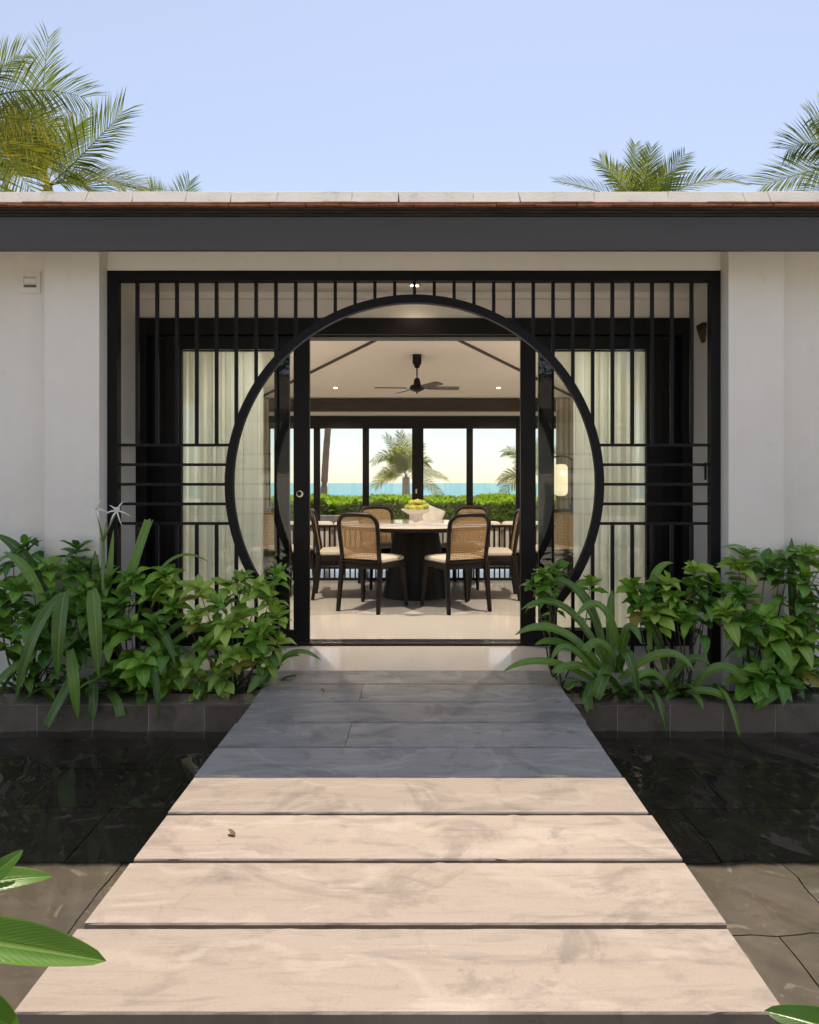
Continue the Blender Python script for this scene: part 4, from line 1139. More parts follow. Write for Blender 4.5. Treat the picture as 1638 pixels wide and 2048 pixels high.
# dry leaves lying about
def litter(name, pts, parent=None, size=0.06):
    mb = MB(); mb.uv = []
    src = leaf_mesh('dry_leaf', 'litter', size, size * 0.5, 0.6, 0.5, 5, -0.3, 0.3)
    for (x, y, z) in pts:
        m4 = orient(Vector((x, y, z)), (rnd.uniform(-1, 1), rnd.uniform(-1, 1), rnd.uniform(-.05, .12)), (0, 0, 1), rnd.uniform(0.6, 1.3)); b_ = len(mb.v)
        mb.v += [tuple(m4 @ v.co) for v in src.vertices]
        u = [None] * len(src.vertices)
        for lp in src.loops: u[lp.vertex_index] = tuple(src.uv_layers[0].data[lp.index].uv)
        mb.uv += u
        mb.f += [tuple(b_ + k for k in p.vertices) for p in src.polygons]
    return mb.build(name, 'litter', parent, smooth=True)
for pl in [o for o in col.objects if o.name.startswith('planter')]:
    x0, x1 = (-3.0, -0.95) if pl.location.x < 0 else (0.88, 3.0)
    lt = litter('leaf_litter', [(rnd.uniform(x0, x1), rnd.uniform(3.97, 4.17), -0.097) for _ in range(90)] + [(rnd.uniform(x0, x1), rnd.uniform(3.80, 3.95), -0.0715) for _ in range(7)], pl, 0.05)
    lt['kind'] = 'stuff'
for (x, y, lb) in ((X(1216, 2.98) - 0.02, 2.90, 'small dry brown leaf near the right end of a shaded walkway plank'), (-0.52, 3.74, 'curled dry leaf on the last walkway plank by the left planter'), (-0.60, 2.22, 'single dry leaf lying on a sunlit walkway plank')):
    tag(litter('fallen_leaf', [(x, y, 0.003)], None, 0.035), lb, 'leaf')

# strap leaved clumps
def strap(parent, base, az, el, length, width, droop, rnd, mat='strap', cut=False, twist=0.0):
    """az: heading in degrees (0 = +X, 90 = away from the camera); el: start angle above the ground"""
    mb = MB(); mb.uv = []; n = 11
    p = Vector(base); a = R(az); h = Vector((math.cos(a), math.sin(a), 0)); side = Vector((-math.sin(a), math.cos(a), 0))
    e = R(el); ds = length / n
    for i in range(n + 1):
        t = i / n
        w = width * 0.5 * min(1.0, 0.55 + t * 1.6) * ((1 - ((t - 0.55) / 0.45) ** 2.0) ** 0.62 if t > 0.55 and not cut else 1.0)
        if i == n and not cut: w = 0.0015
        d = h * math.cos(e) + Vector((0, 0, 1)) * math.sin(e)
        up = -h * math.sin(e) + Vector((0, 0, 1)) * math.cos(e)
        sd = side * math.cos(twist * t) + up * math.sin(twist * t); u2 = up * math.cos(twist * t) - side * math.sin(twist * t)
        for v in (-1, -0.5, 0, 0.5, 1):
            mb.v.append(tuple(p + sd * v * w + u2 * (abs(v) * w * 0.42 - v * v * w * 0.12)))
            mb.uv.append((t, 0.5 + v * 0.5))
        p = p + d * ds
        e -= R(droop) / n * (0.25 + 1.5 * t)
    for i in range(n):
        for k in range(4): q = i * 5 + k; mb.f.append((q, q + 5, q + 6, q + 1))
    return mb.build('leaf', mat, parent, smooth=True)

def clump(base, leaves, label, rnd, nrand=0, az_rng=(0, 360), lrng=(0.35, 0.6)):
    c = thing('strap_leaf_lily', base, label, 'plant', 'strap leaved lilies in the planters')
    for (az, el, L, w, dr) in leaves:
        strap(c, Vector(base) + Vector((rnd.uniform(-.02, .02), rnd.uniform(-.02, .02), 0)), az, el, L, w, dr, rnd, twist=rnd.uniform(-.3, .3))
    for k in range(nrand):
        az = rnd.uniform(*az_rng)
        strap(c, Vector(base) + Vector((rnd.uniform(-.05, .05), rnd.uniform(-.04, .04), 0)), az, rnd.uniform(35, 80), rnd.uniform(*lrng), rnd.uniform(.035, .055), rnd.uniform(70, 150), rnd, cut=rnd.random() < 0.25, twist=rnd.uniform(-.5, .5))
    return c
rl = random.Random(5)
def strap_curve(parent, pts, width, cut=False, nrm=(0, -0.72, 0.69), n=14, twist=0.0):
    """strap leaf along a quadratic curve through base, shoulder (control) and tip"""
    p0, p1, p2 = [at(*p) for p in pts]
    mb = MB(); mb.uv = []
    for i in range(n + 1):
        t = i / n
        p = p0 * (1 - t) ** 2 + p1 * 2 * t * (1 - t) + p2 * t * t
        tg = ((p1 - p0) * (1 - t) + (p2 - p1) * t).normalized()
        nv = Vector(nrm); nv = (nv - tg * nv.dot(tg)).normalized(); sd = nv.cross(tg)
        a = twist * (t - 0.3); sd, nv = sd * math.cos(a) + nv * math.sin(a), nv * math.cos(a) - sd * math.sin(a)
        w = width * 0.5 * min(1.0, 0.6 + t * 1.3)
        if t > 0.6 and not cut: w *= max(0.0, 1 - ((t - 0.6) / 0.4) ** 1.9) ** 0.75
        w = max(w, 0.0012)
        for v in (-1, -0.5, 0, 0.5, 1):
            e = tg * (0.012 * math.sin(v * 5 + width * 200) if cut and i == n else 0)
            mb.v.append(tuple(p + e + sd * v * w + nv * (abs(v) * w * 0.40 - v * v * w * 0.10)))
            mb.uv.append((t, 0.5 + v * 0.5))
    for i in range(n):
        for k in range(4): q = i * 5 + k; mb.f.append((q, q + 5, q + 6, q + 1))
    return mb.build('leaf', 'strap', parent, smooth=True)
def clump2(px, D, leaves, label, rnd, nrand, lrng=(0.25, 0.42)):
    base = (X(px, D), D, -0.10)
    c = thing('strap_leaf_lily', base, label, 'plant', 'strap leaved lilies in the planters')
    for lf in leaves: strap_curve(c, lf[0], lf[1], *lf[2:], twist=rnd.uniform(-.35, .35))
    for k in range(nrand):
        strap(c, Vector(base) + Vector((rnd.uniform(-.12, .12), rnd.uniform(-.05, .05), 0)), rnd.uniform(185, 355), rnd.uniform(25, 65), rnd.uniform(*lrng), rnd.uniform(.035, .05), rnd.uniform(60, 130), rnd, cut=rnd.random() < 0.3, twist=rnd.uniform(-.5, .5))
    return c
clump2(205, 3.98, [
    ([(125, 1190, 3.80), (66, 1235, 3.66), (31, 1402, 3.72)], .070), ([(130, 1185, 3.80), (119, 1215, 3.66), (115, 1362, 3.70)], .078), ([(185, 1180, 3.80), (190, 1205, 3.66), (197, 1354, 3.70)], .074),
    ([(140, 1300, 3.80), (148, 1340, 3.70), (156, 1438, 3.73)], .062), ([(158, 1335, 3.84), (128, 1385, 3.72), (95, 1452, 3.73)], .058, True), ([(185, 1350, 3.86), (192, 1395, 3.74), (184, 1436, 3.74)], .05, True),
    ([(222, 1300, 4.0), (252, 1170, 4.05), (300, 1040, 4.14)], .068, True), ([(205, 1300, 4.0), (196, 1200, 4.02), (190, 1100, 4.04)], .064), ([(212, 1300, 4.0), (216, 1180, 4.03), (227, 1060, 4.06)], .036),
    ([(265, 1260, 4.02), (325, 1062, 4.06), (417, 1124, 4.10)], .022), ([(220, 1250, 3.95), (160, 1250, 3.8), (100, 1330, 3.8)], .05), ([(230, 1260, 3.95), (290, 1230, 3.85), (330, 1330, 3.8)], .05)],
    'strap leaved lily clump with drooping blades around the spider lily flower', rl, 10)
clump2(30, 3.98, [([(110, 1280, 3.98), (80, 1100, 4.0), (-12, 1068, 4.0)], .066), ([(95, 1240, 3.88), (70, 1130, 3.90), (8, 1104, 3.92)], .052), ([(70, 1310, 3.86), (25, 1335, 3.74), (-14, 1374, 3.72)], .055), ([(40, 1300, 3.9), (-10, 1150, 3.95), (-60, 1180, 3.95)], .06)],
    'strap leaved lily clump below the wall vent', rl, 8)
clump2(300, 3.98, [([(300, 1290, 3.86), (312, 1335, 3.74), (319, 1440, 3.74)], .036), ([(290, 1280, 3.9), (330, 1230, 3.84), (350, 1330, 3.80)], .045), ([(310, 1330, 3.9), (380, 1230, 3.9), (450, 1270, 3.88)], .04), ([(300, 1330, 3.94), (350, 1220, 3.96), (400, 1250, 3.94)], .045)],
    'strap leaved lily hidden among the shrubs left of the walkway, one blade over the ledge', rl, 6)
clump2(520, 3.97, [([(528, 1375, 3.90), (575, 1268, 3.93), (643, 1321, 3.96)], .034), ([(545, 1330, 3.92), (522, 1350, 3.84), (494, 1388, 3.80)], .05), ([(530, 1370, 3.92), (560, 1300, 3.93), (600, 1312, 3.95)], .03)],
    'small strap leaved lily at the left edge of the threshold stone', rl, 5, (0.2, 0.3))
B_ = (1215, 1340, 3.94)
clump2(1215, 3.94, [
    ([B_, (1135, 1155, 3.90), (1041, 1220, 3.90)], .052), ([(1210, 1345, 3.92), (1115, 1215, 3.86), (1030, 1270, 3.88)], .052), ([(1200, 1370, 3.90), (1085, 1290, 3.84), (1006, 1344, 3.86)], .046), ([(1245, 1330, 3.92), (1212, 1150, 3.86), (1150, 1236, 3.80)], .050),
    ([(1200, 1365, 3.88), (1128, 1250, 3.80), (1102, 1322, 3.78)], .042), ([(1235, 1345, 3.90), (1252, 1245, 3.70), (1277, 1394, 3.73)], .064), ([(1217, 1330, 3.86), (1206, 1352, 3.74), (1192, 1396, 3.75)], .062, True), ([(1240, 1360, 3.92), (1340, 1262, 3.84), (1389, 1344, 3.80)], .052),
    ([(1225, 1340, 3.96), (1150, 1085, 3.98), (1066, 1195, 3.94)], .052), ([(1240, 1340, 3.93), (1250, 1200, 3.86), (1284, 1289, 3.80)], .055), ([(1245, 1350, 3.90), (1205, 1250, 3.80), (1170, 1302, 3.78)], .046, True), ([B_, (1190, 1200, 3.98), (1150, 1170, 4.02)], .05), ([(1225, 1345, 3.94), (1215, 1230, 3.96), (1225, 1180, 4.0)], .05), ([(1210, 1350, 3.92), (1120, 1260, 3.93), (1070, 1290, 3.95)], .05), ([(1215, 1360, 3.88), (1150, 1310, 3.82), (1110, 1345, 3.82)], .045, True), ([(1190, 1360, 3.86), (1170, 1385, 3.78), (1178, 1420, 3.76)], .05, True)],
    'broad arching strap leaved lily spilling toward the walkway from the right planter', rl, 14, (0.22, 0.36))
clump2(1350, 3.96, [([(1390, 1372, 3.90), (1440, 1300, 3.82), (1489, 1362, 3.79)], .050, True), ([(1305, 1380, 3.84), (1322, 1398, 3.72), (1333, 1464, 3.74)], .030), ([(1435, 1372, 3.86), (1465, 1392, 3.72), (1483, 1492, 3.74)], .026), ([(1300, 1300, 4.0), (1285, 1120, 4.05), (1347, 1126, 4.06)], .048),
    ([(1330, 1370, 3.92), (1380, 1290, 3.88), (1420, 1330, 3.85)], .05), ([(1340, 1380, 3.9), (1300, 1320, 3.84), (1275, 1360, 3.82)], .045), ([(1370, 1390, 3.9), (1410, 1370, 3.82), (1450, 1395, 3.80)], .045, True), ([(1330, 1340, 4.0), (1310, 1230, 4.0), (1260, 1200, 3.98)], .055)],
    'low strap leaved lily clump under the forked shrub', rl, 14, (0.2, 0.34))
clump2(1600, 4.0, [([(1600, 1340, 4.0), (1604, 1200, 4.0), (1612, 1085, 4.03)], .068), ([(1614, 1345, 3.92), (1617, 1270, 3.92), (1621, 1205, 3.93)], .066, True), ([(1556, 1345, 3.9), (1552, 1300, 3.9), (1550, 1262, 3.92)], .05), ([(1590, 1340, 4.02), (1580, 1150, 4.05), (1583, 1075, 4.06)], .05), ([(1600, 1340, 3.9), (1650, 1310, 3.85), (1690, 1360, 3.8)], .05)],
    'upright strap leaved lily behind the tall open shrub', rl, 8)

# spider lily flower
sp = thing('spider_lily', at(208, 1330, 3.96), 'white spider lily bloom on a tall stalk in front of the left pilaster', 'flower')
base_ = at(203, 1300, 3.97); head = at(206, 1084, 3.96)
MB().tube([base_, base_.lerp(head, 0.5) + Vector((0.004, 0, 0)), head], [0.011, 0.010, 0.0085], 8).build('stalk', 'strap', sp, smooth=True)
for px, py in ((192, 1018), (234, 1022)):
    fc = at(px, py, 3.95)
    MB().tube([head, head.lerp(fc, 0.5) + Vector((0, 0, 0.01)), fc], [0.006, 0.005, 0.004], 6).build('pedicel', 'strap', sp, smooth=True)
    MB().lathe([(0.004, -0.012), (0.016, 0.010), (0.018, 0.022), (0.010, 0.012)], fc, 12).build('corona', 'petal', sp, smooth=True)
    for k in range(6):
        a = 2 * math.pi * k / 6 + rl.uniform(-.2, .2)
        d = Vector((math.cos(a), 0.3 * rl.uniform(-1, 1), math.sin(a)))
        L = rl.uniform(.07, .095)
        mb = MB(); mb.uv = []
        for i in range(7):
            t = i / 6; p = fc + d * L * t + Vector((0, -0.012 * math.sin(math.pi * t), -0.035 * t * t + 0.012 * t)); w = 0.0042 * (1 - t ** 2) + 0.0006
            s = d.cross(Vector((0, 1, 0))).normalized()
            mb.v += [tuple(p - s * w), tuple(p + Vector((0, -0.0015, 0))), tuple(p + s * w)]; mb.uv += [(t, 0), (t, .5), (t, 1)]
        for i in range(6):
            q = i * 3; mb.f += [(q, q + 3, q + 4, q + 1), (q + 1, q + 4, q + 5, q + 2)]
        mb.build('petal', 'petal', sp, smooth=True)
for px, py in ((212, 1045), (214, 1060), (200, 1075)):
    MB().tube([head, at(px, py, 3.95)], [0.006, 0.002], 6).build('bud', 'strap', sp, smooth=True)

# broad glossy leaves close to the camera
def broad_leaf(parent, pts, width, rnd, nrm, foldu=0.35, foldl=0.1):
    p0, p1, p2 = [Vector(p) for p in pts]
    mb = MB(); mb.uv = []; n = 18
    for i in range(n + 1):
        t = i / n
        p = p0 * (1 - t) ** 2 + p1 * 2 * t * (1 - t) + p2 * t * t
        tg = ((p1 - p0) * (1 - t) + (p2 - p1) * t).normalized()
        nv = Vector(nrm); nv = (nv - tg * nv.dot(tg)).normalized(); s = nv.cross(tg)
        w = width * 0.5 * (math.sin(math.pi * min(1, (t * 0.93 + 0.05)) ** 1.05) ** 0.75) if i < n else 0.001
        for v in (-1, -0.66, -0.33, 0, 0.33, 0.66, 1):
            f = foldu if v > 0 else foldl
            mb.v.append(tuple(p + s * v * w * math.cos(f * abs(v)) + nv * w * math.sin(f) * abs(v) + nv * 0.03 * w * math.sin(t * 17 + v * 2) * abs(v)))
            mb.uv.append((t, 0.5 + v * 0.5))
    for i in range(n):
        for k in range(6): q = i * 7 + k; mb.f.append((q, q + 7, q + 8, q + 1))
    return mb.build('leaf', 'banana', parent, smooth=True)
hp = thing('broad_leaf_plant', (-1.15, 0.92, -0.10), 'broad glossy green leaved plant leaning over the near left walkway corner', 'plant')
def stalk(parent, a, b_, c, r=0.012): return MB().tube([a, Vector(a).lerp(Vector(c), 0.5) + Vector(b_), c], [r, r * 0.8, r * 0.5], 8).build('stalk', 'strap', parent, smooth=True)
B0 = Vector((-1.15, 0.92, -0.10))
l1 = [at(-260, 1850, 1.16), at(0, 1880, 1.24), at(212, 1922, 1.30)]
broad_leaf(hp, l1, 0.080, rl, (0.05, -0.9, 0.42), -0.1, 1.0)
stalk(hp, B0, (-0.03, 0, 0.05), l1[0])
l2 = [at(-260, 1830, 1.2), at(-60, 1755, 1.28), at(104, 1753, 1.36)]
broad_leaf(hp, l2, 0.055, rl, (0.0, -0.75, 0.65), 0.1, 0.5)
stalk(hp, B0, (-0.02, 0, 0.06), l2[0])
l3 = [at(-200, 1880, 1.22), at(-40, 1775, 1.28), at(46, 1700, 1.34)]
broad_leaf(hp, l3, 0.045, rl, (0.3, -0.8, 0.5), 0.3, 0.2); stalk(hp, B0, (-0.02, 0, 0.05), l3[0])
l4 = [at(-220, 2000, 1.1), at(-60, 2000, 1.16), at(36, 2062, 1.22)]
broad_leaf(hp, l4, 0.07, rl, (0.1, -0.7, 0.7), 0.2, 0.2); stalk(hp, B0, (0, 0, 0.03), l4[0])
l5 = [at(-300, 1600, 1.1), at(-180, 1500, 1.12), at(-60, 1560, 1.2)]
broad_leaf(hp, l5, 0.08, rl, (0.1, -0.7, 0.7), 0.2, 0.2); stalk(hp, B0, (0, 0, 0.05), l5[0])
hp2 = thing('broad_leaf_plant', (1.05, 0.92, -0.10), 'broad leaved plant with one bright tip at the near right walkway corner', 'plant')
B1 = Vector((1.05, 0.92, -0.10))
r1 = [at(1860, 2130, 1.1), at(1680, 2052, 1.14), at(1529, 2022, 1.2)]
broad_leaf(hp2, r1, 0.055, rl, (-0.1, -0.7, 0.7), 0.2, 0.2); stalk(hp2, B1, (0.02, 0, 0.03), r1[0])
r2 = [at(1950, 2000, 1.0), at(1880, 1800, 1.0), at(1760, 1760, 1.05)]
broad_leaf(hp2, r2, 0.08, rl, (-0.1, -0.6, 0.78), 0.2, 0.2); stalk(hp2, B1, (0.02, 0, 0.05), r2[0])

# ------------------------------------------------------------------ palms
def frond_mesh(name, p0, p1, p2, nrm, leaflet, mat='frond', n=60, rnd=random, droop=0.25, yellow=0.0, keel=0.35, wf=1.0):
    """rachis is a quadratic curve; leaflets in two rows, each a thin folded blade"""
    p0, p1, p2 = Vector(p0), Vector(p1), Vector(p2)
    mb = MB(); mb.uv = []
    L = (p1 - p0).length + (p2 - p1).length
    pts, rad = [], []
    for i in range(15):
        t = i / 14
        pts.append(p0 * (1 - t) ** 2 + p1 * 2 * t * (1 - t) + p2 * t * t); rad.append(L * 0.0065 * (1 - 0.9 * t))
    mb.tube(pts, rad, 5, False); mb.uv += [(0.5, 0.5)] * len(mb.v)
    for i in range(n):
        t = 0.14 + 0.86 * (i + rnd.uniform(-.3, .3)) / n; t = min(1.0, max(0.1, t))
        p = p0 * (1 - t) ** 2 + p1 * 2 * t * (1 - t) + p2 * t * t
        tg = ((p1 - p0) * (1 - t) + (p2 - p1) * t).normalized()
        nv = Vector(nrm); nv = (nv - tg * nv.dot(tg)).normalized(); s = nv.cross(tg)
        ll = leaflet * (0.35 + 0.65 * math.sin(math.pi * min(1, 0.12 + t * 0.80)) ** 0.8)
        for sg in (-1, 1):
            a = R(68 - 40 * t + rnd.uniform(-6, 6))
            d = tg * math.cos(a) + (s * sg * math.cos(keel) + nv * math.sin(keel)) * math.sin(a)
            d.normalize()
            l2 = ll * rnd.uniform(0.85, 1.08)
            w = l2 * 0.0135 * wf
            m1 = p + d * l2 * 0.5 + Vector((0, 0, -droop * l2 * 0.10)); e1 = p + d * l2 * 0.97 + Vector((0, 0, -droop * l2 * 0.45))
            wd = d.cross(nv).normalized()
            b_ = len(mb.v)
            mb.v += [tuple(p - wd * w * 0.6), tuple(p + wd * w * 0.6), tuple(m1 - wd * w), tuple(m1 + wd * w), tuple(e1)]
            mb.uv += [(0, .2), (0, .8), (.5, .2), (.5, .8), (1, .5)]
            mb.f += [(b_, b_ + 1, b_ + 3, b_ + 2), (b_ + 2, b_ + 3, b_ + 4)]
    me = mb.mesh(name, mat, False)
    if yellow:
        me.materials.append(M['frond_yellow'])
        for pl in me.polygons:
            if len(pl.vertices) <= 4 and pl.index > 14 * 5 and rnd.random() < yellow * 0.5: pl.material_index = 1
    return me

rp = random.Random(3)
def trunk(t, base, top, r0, r1, bend=(0, 0, 0)):
    b_, tp = Vector(base), Vector(top); pts, rad = [], []
    for i in range(40):
        u = i / 39
        pts.append(b_.lerp(tp, u) + Vector(bend) * math.sin(math.pi * u)); rad.append((r0 + (r1 - r0) * u ** 0.6) * (1.06 if i % 2 else 1.0))
    MB().tube(pts, rad, 12).build('trunk', 'bark', t, smooth=True)
def add_frond(t, me):
    o = bpy.data.objects.new('frond', me); link(o, t); return o
# left palm group beyond the roof (depth ~20 m)
D = 20.0
pa = thing('coconut_palm', (X(95, D), D, -0.45), 'tall coconut palm behind the roof with one long frond fanned to the right', 'palm')
ca = at(95, 372, D)
trunk(pa, (X(130, D), D, -0.45), ca, 0.17, 0.12, (0.5, 0, 0))
fr_a = [  # tip px, control px, normal, leaflet m
    ((246, 222), (150, 330), (0.05, -1, 0.1), 1.55, 0.0), ((252, 378), (190, 325), (-0.1, -0.6, 0.8), 1.2, 0.25), ((98, 70), (72, 240), (0.3, -1, 0.0), 1.15, 0.0),
    ((40, 330), (60, 310), (0, -1, 0.3), 1.4, 0.3), ((155, 250), (115, 300), (0, -1, 0.2), 1.5, 0.1), ((10, 250), (40, 290), (0.2, -1, 0.2), 1.5, 0.3), ((60, 190), (70, 290), (0, -1, 0), 1.4, 0.05), ((215, 420), (170, 340), (0, -0.8, .5), 1.3, 0.1), ((330, 396), (215, 340), (0, -.7, .7), 1.2, 0)]
for i, (tp, ct, nr, ll, yl_) in enumerate(fr_a):
    dd = D + rp.uniform(-1.2, 1.2)
    add_frond(pa, frond_mesh('frond', ca, at(ct[0], ct[1], (D + dd) / 2), at(tp[0], tp[1], dd), nr, ll, 'frond', 58, rp, 0.35, yl_))
D = 18.5
pb_ = thing('coconut_palm', (X(-140, D), D, -0.45), 'coconut palm at the roof corner with yellowing lower fronds', 'palm')
cb = at(-120, 245, D)
trunk(pb_, (X(-170, D), D, -0.45), cb, 0.17, 0.12, (-0.4, 0, 0))
fr_b = [((172, 196), (20, 148), (0.05, -1, 0.05), 1.55, 0.0), ((95, 335), (0, 220), (0.15, -0.9, 0.4), 1.6, 0.8), ((75, 400), (-10, 260), (0.1, -1, 0.3), 1.6, 0.6), ((110, 262), (10, 215), (0.1, -1, 0.3), 1.4, 1.3), ((40, 110), (-40, 160), (0, -1, 0), 1.3, 0), ((-300, 180), (-210, 170), (0, -1, .2), 1.3, 0), ((-60, 60), (-100, 140), (0, -1, 0), 1.3, 0), ((10, 420), (-50, 300), (0, -1, .3), 1.4, 0.3)]
for i, (tp, ct, nr, ll, yl_) in enumerate(fr_b):
    dd = D + rp.uniform(-1.2, 1.2)
    add_frond(pb_, frond_mesh('frond', cb, at(ct[0], ct[1], (D + dd) / 2), at(tp[0], tp[1], dd), nr, ll, 'frond', 62, rp, 0.35, yl_))
# right palms
D = 27.0
pc = thing('coconut_palm', (X(1280, D), D, -0.45), 'coconut palm whose upright crown peeks over the roof right of the gate', 'palm')
cc_ = at(1283, 420, D); trunk(pc, (X(1300, D), D, -0.45), cc_, 0.2, 0.13)
for tp, ct, nr, ll in [((1270, 288), (1275, 360), (0.2, -1, 0), 1.15), ((1303, 294), (1290, 360), (-0.3, -1, 0), 1.0), ((1200, 322), (1240, 365), (0, -1, 0.2), 1.0), ((1370, 308), (1320, 370), (0, -1, 0.2), 1.15), ((1110, 362), (1190, 372), (0, -0.8, 0.6), 0.9), ((1478, 362), (1390, 345), (0, -.8, .6), 1.1), ((1230, 330), (1255, 380), (0, -1, 0), 1.0), ((1330, 350), (1310, 385), (0, -1, 0), 1.1)]:
    add_frond(pc, frond_mesh('frond', cc_, at(ct[0], ct[1], D + rp.uniform(-.8, .8)), at(tp[0], tp[1], D + rp.uniform(-1.5, 1.5)), nr, ll, 'frond', 44, rp, 0.3, 0.0, 0.35, 1.7))
D = 20.0
pd_ = thing('coconut_palm', (X(1720, D), D, -0.45), 'coconut palm at the right edge reaching in over the roof', 'palm')
cd = at(1715, 330, D); trunk(pd_, (X(1730, D), D, -0.45), cd, 0.18, 0.12)
for tp, ct, nr, ll in [((1572, 300), (1640, 262), (0.05, -1, 0.1), 1.3), ((1525, 372), (1620, 335), (0, -1, 0.5), 1.3), ((1620, 235), (1690, 250), (0, -1, 0), 1.4), ((1800, 240), (1750, 240), (0, -1, 0), 1.4), ((1600, 420), (1660, 350), (0, -1, 0.2), 1.3), ((1850, 380), (1780, 310), (0, -1, 0.2), 1.4)]:
    add_frond(pd_, frond_mesh('frond', cd, at(ct[0], ct[1], D), at(tp[0], tp[1], D + rp.uniform(-1, 1)), nr, ll, 'frond', 58, rp, 0.3))
D = 30.0
pe = thing('coconut_palm', (X(350, D), D, -0.45), 'distant palm with only frond tips above the roof', 'palm')
ce = at(345, 440, D); trunk(pe, (X(345, D), D, -0.45), ce, 0.2, 0.13)
for tp, ct in [((380, 362), (365, 400)), ((300, 378), (320, 400)), ((420, 430), (385, 395)), ((280, 410), (310, 405))]:
    add_frond(pe, frond_mesh('frond', ce, at(ct[0], ct[1], D), at(tp[0], tp[1], D), (0, -1, 0.1), 1.1, 'frond', 40, rp, 0.2))

# palms seen through the sea windows
D = 38.0
ps = thing('coconut_palm', (X(810, D), D, -1.2), 'young coconut palm behind the hedge seen through the middle windows', 'palm')
cs = at(812, 955, D); trunk(ps, (X(812, D), D, -1.2), cs, 0.26, 0.20)
for tp, ct, nr, ll, wf in [((745, 925), (790, 885), (0.1, -1, 0.3), 0.7, 1.6), ((748, 975), (765, 940), (0, -1, 0.5), 0.7, 1.6), ((772, 872), (805, 905), (0.2, -1, 0), 0.75, 1.6), ((800, 866), (808, 900), (0.2, -1, 0), 0.8, 1.6), ((823, 868), (820, 900), (-.2, -1, 0), 0.8, 1.6), ((840, 890), (830, 915), (0, -1, 0), 0.8, 1.6),
                       ((895, 958), (850, 935), (0, -.8, .6), 0.65, 1.6), ((885, 992), (850, 955), (0, -.9, .5), 0.65, 1.6), ((780, 915), (800, 920), (0, -1, 0.2), 0.75, 1.6), ((765, 950), (785, 930), (0, -1, .3), 0.75, 1.6), ((855, 925), (838, 915), (0, -1, .2), 0.75, 1.6), ((790, 890), (803, 920), (0, -1, .1), 0.75, 1.6)]:
    add_frond(ps, frond_mesh('frond', cs, at(ct[0], ct[1], D + rp.uniform(-.6, .6)), at(tp[0], tp[1], D + rp.uniform(-1, 1)), nr, ll, 'frond', 54, rp, 0.5, 0.1, 0.35, wf))
D = 36.0
pr = thing('coconut_palm', (X(1062, D), D, -1.2), 'young coconut palm beyond the hedge with fronds entering the last window', 'palm')
cr = at(1062, 955, D); trunk(pr, (X(1064, D), D, -1.2), cr, 0.3, 0.24)
for tp, ct, nr in [((1008, 905), (1040, 895), (0, -1, .4)), ((998, 962), (1030, 935), (0, -.9, .5)), ((1002, 990), (1030, 950), (0, -.9, .5)), ((1050, 870), (1056, 910), (0, -1, 0)), ((1110, 900), (1090, 900), (0, -1, .2)), ((1120, 960), (1095, 930), (0, -1, .4)), ((1028, 930), (1045, 930), (0, -1, .3)), ((1080, 880), (1070, 910), (0, -1, 0))]:
    add_frond(pr, frond_mesh('frond', cr, at(ct[0], ct[1], D), at(tp[0], tp[1], D + rp.uniform(-1, 1)), nr, 0.7, 'frond', 54, rp, 0.5, 0.1, 0.35, 1.5))
D = 30.0
pt_ = thing('coconut_palm', (X(650, D), D, -1.0), 'leaning palm trunk beyond the hedge in the left window', 'palm')
ct_ = at(700, 560, D); trunk(pt_, at(645, 1050, D), ct_, 0.165, 0.115, (-0.25, 0, 0))
for k in range(9):
    a = 2 * math.pi * k / 9; dv = Vector((math.cos(a), math.sin(a), 0))
    add_frond(pt_, frond_mesh('frond', ct_, ct_ + dv * 1.6 + Vector((0, 0, 1.1)), ct_ + dv * 3.2 + Vector((0, 0, -0.4)), (0, 0, 1), 0.8, 'frond', 36, rp, 0.4))

# ------------------------------------------------------------------ hedge by the sea, terrace planter
hg = thing('sea_hedge', (0, 18.6, -0.4), 'clipped bright green hedge along the terrace facing the sea', 'hedge')
box('hedge_core', 'hedge_inner', hg, -7.4, 7.4, 17.72, 19.25, -0.45, 0.555)  # solid core, the hedge's inner shade put into its dark green
rh = random.Random(9)
hb = MB(); hb.uv = []
def rosette(mb, p, r, n, rnd, upb=0.9):
    for k in range(n):
        a = rnd.uniform(0, 6.28); d = Vector((math.cos(a), math.sin(a), upb * rnd.uniform(0.35, 1.9))).normalized()
        s = d.cross(Vector((0, 0, 1))).normalized(); L = r * rnd.uniform(0.7, 1.2); w = L * 0.22
        u = s.cross(d)
        b_ = len(mb.v)
        mb.v += [tuple(p), tuple(p + d * L * 0.62 - s * w + u * w * .3), tuple(p + d * L), tuple(p + d * L * 0.62 + s * w + u * w * .3)]
        mb.uv += [(0, .5), (.6, 0.1), (1, .5), (.6, .9)]
        mb.f += [(b_, b_ + 1, b_ + 2), (b_, b_ + 2, b_ + 3)]
for i in range(3400):
    x = rh.uniform(-4.6, 4.6); y = rh.uniform(17.55, 19.3)
    topz = 0.60 + 0.16 * noise.noise(Vector((x * 1.7, y * 1.2, 0))) + 0.06 * noise.noise(Vector((x * 6, y * 5, 2)))
    rosette(hb, Vector((x, y, topz)), rh.uniform(0.13, 0.21), 7, rh, 1.3)
for i in range(2300):
    x = rh.uniform(-4.6, 4.6); z = rh.uniform(-0.3, 0.62)
    y = 17.62 + 0.12 * noise.noise(Vector((x * 2, z * 3, 5))) + (0.1 if z > 0.45 else 0)
    rosette(hb, Vector((x, y, z)), 0.13, 6, rh, 0.6)
ho = hb.build('foliage', 'hedge', hg); ho['kind'] = 'stuff'
tp_ = thing('terrace_trough', (-1.9, 17.1, 0), 'long dark grey trough in front of the hedge beyond the left windows', 'planter')
tx0, tx1 = X(600, 17.1), X(736, 17.1)
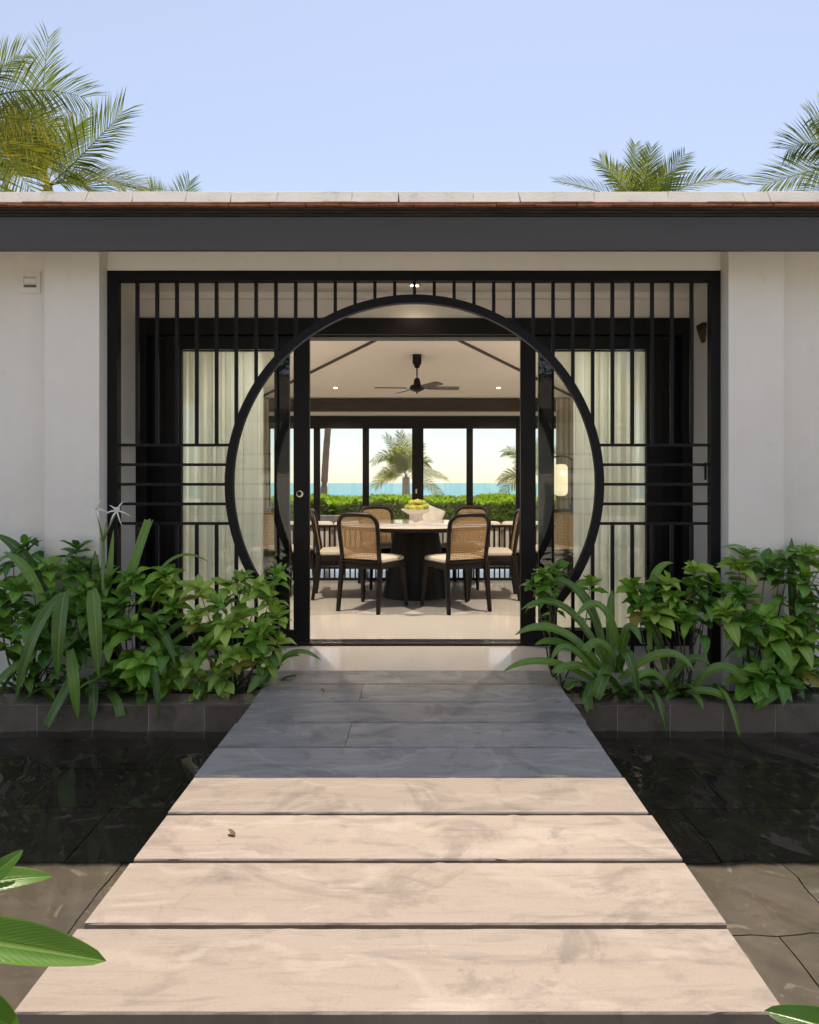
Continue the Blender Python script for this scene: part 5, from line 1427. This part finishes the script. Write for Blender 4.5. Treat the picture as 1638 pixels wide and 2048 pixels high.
box('wall', 'concrete', tp_, tx0, tx1, 17.1, 17.35, -0.03, 0.30, 0.01)
box('rim', 'concrete', tp_, tx0 - 0.02, tx1 + 0.02, 17.08, 17.37, 0.3005, 0.335, 0.005)

# ------------------------------------------------------------------ garden behind the camera, mirrored in the glass
def garden_tree(x, y, h, r, label, seed, n=1500):
    rg = random.Random(seed)
    t = thing('garden_tree', (x, y, -0.45), label, 'tree', 'trees across the entrance court')
    MB().tube([(x, y, -0.45), (x + 0.1, y, h * 0.4), (x - 0.1, y, h * 0.75)], [0.16, 0.12, 0.06], 10).build('trunk', 'bark', t, smooth=True)
    mb = MB(); mb.uv = []
    blobs = [(rg.uniform(-r, r) * 0.8, rg.uniform(-r, r) * 0.7, h * rg.uniform(0.45, 0.95), r * rg.uniform(0.35, 0.6)) for _ in range(11)]
    for i in range(n):
        bx, by, bz, br = rg.choice(blobs)
        d = Vector((rg.gauss(0, 1), rg.gauss(0, 1), rg.gauss(0, 1))).normalized() * br * rg.uniform(0.55, 1.0)
        rosette(mb, Vector((x + bx, y + by, bz)) + d, 0.20, 4, rg, 0.5)
    o = mb.build('crown', 'garden', t); o['kind'] = 'stuff'
garden_tree(-4.6, -3.4, 4.0, 1.3, 'slim leafy tree in front of the opposite pavilion, mirrored in the left glass', 21)
garden_tree(-3.0, -9.9, 6.4, 2.2, 'tall leafy tree behind the opposite pavilion roof, left end', 22)
garden_tree(4.4, -3.2, 4.2, 1.3, 'slim leafy tree in front of the opposite pavilion, mirrored in the right glass', 23)
garden_tree(3.4, -9.8, 6.6, 2.3, 'tall leafy tree behind the opposite pavilion roof, right end', 24)
ov = thing('opposite_pavilion', (0, -6.0, -0.45), 'white pavilion with clay tiled roof across the entrance court', 'house')
box('wall', 'plaster', ov, -6.5, 6.5, -6.3, -5.4, -0.45, 2.6)
MB().hexa([(-7, -5.0, 2.60), (7, -5.0, 2.60), (7, -8.5, 3.9), (-7, -8.5, 3.9)], [(-7, -5.0, 2.75), (7, -5.0, 2.75), (7, -8.5, 4.05), (-7, -8.5, 4.05)]).build('roof', 'bark', ov)
box('fascia', 'fascia', ov, -7, 7, -4.99, -4.95, 2.45, 2.74)
for x in (-4.6, -2.2, 2.0, 4.4):
    box('window', 'blackwood', ov, x - 0.5, x + 0.5, -5.398, -5.36, 0.5, 2.1, 0.01)
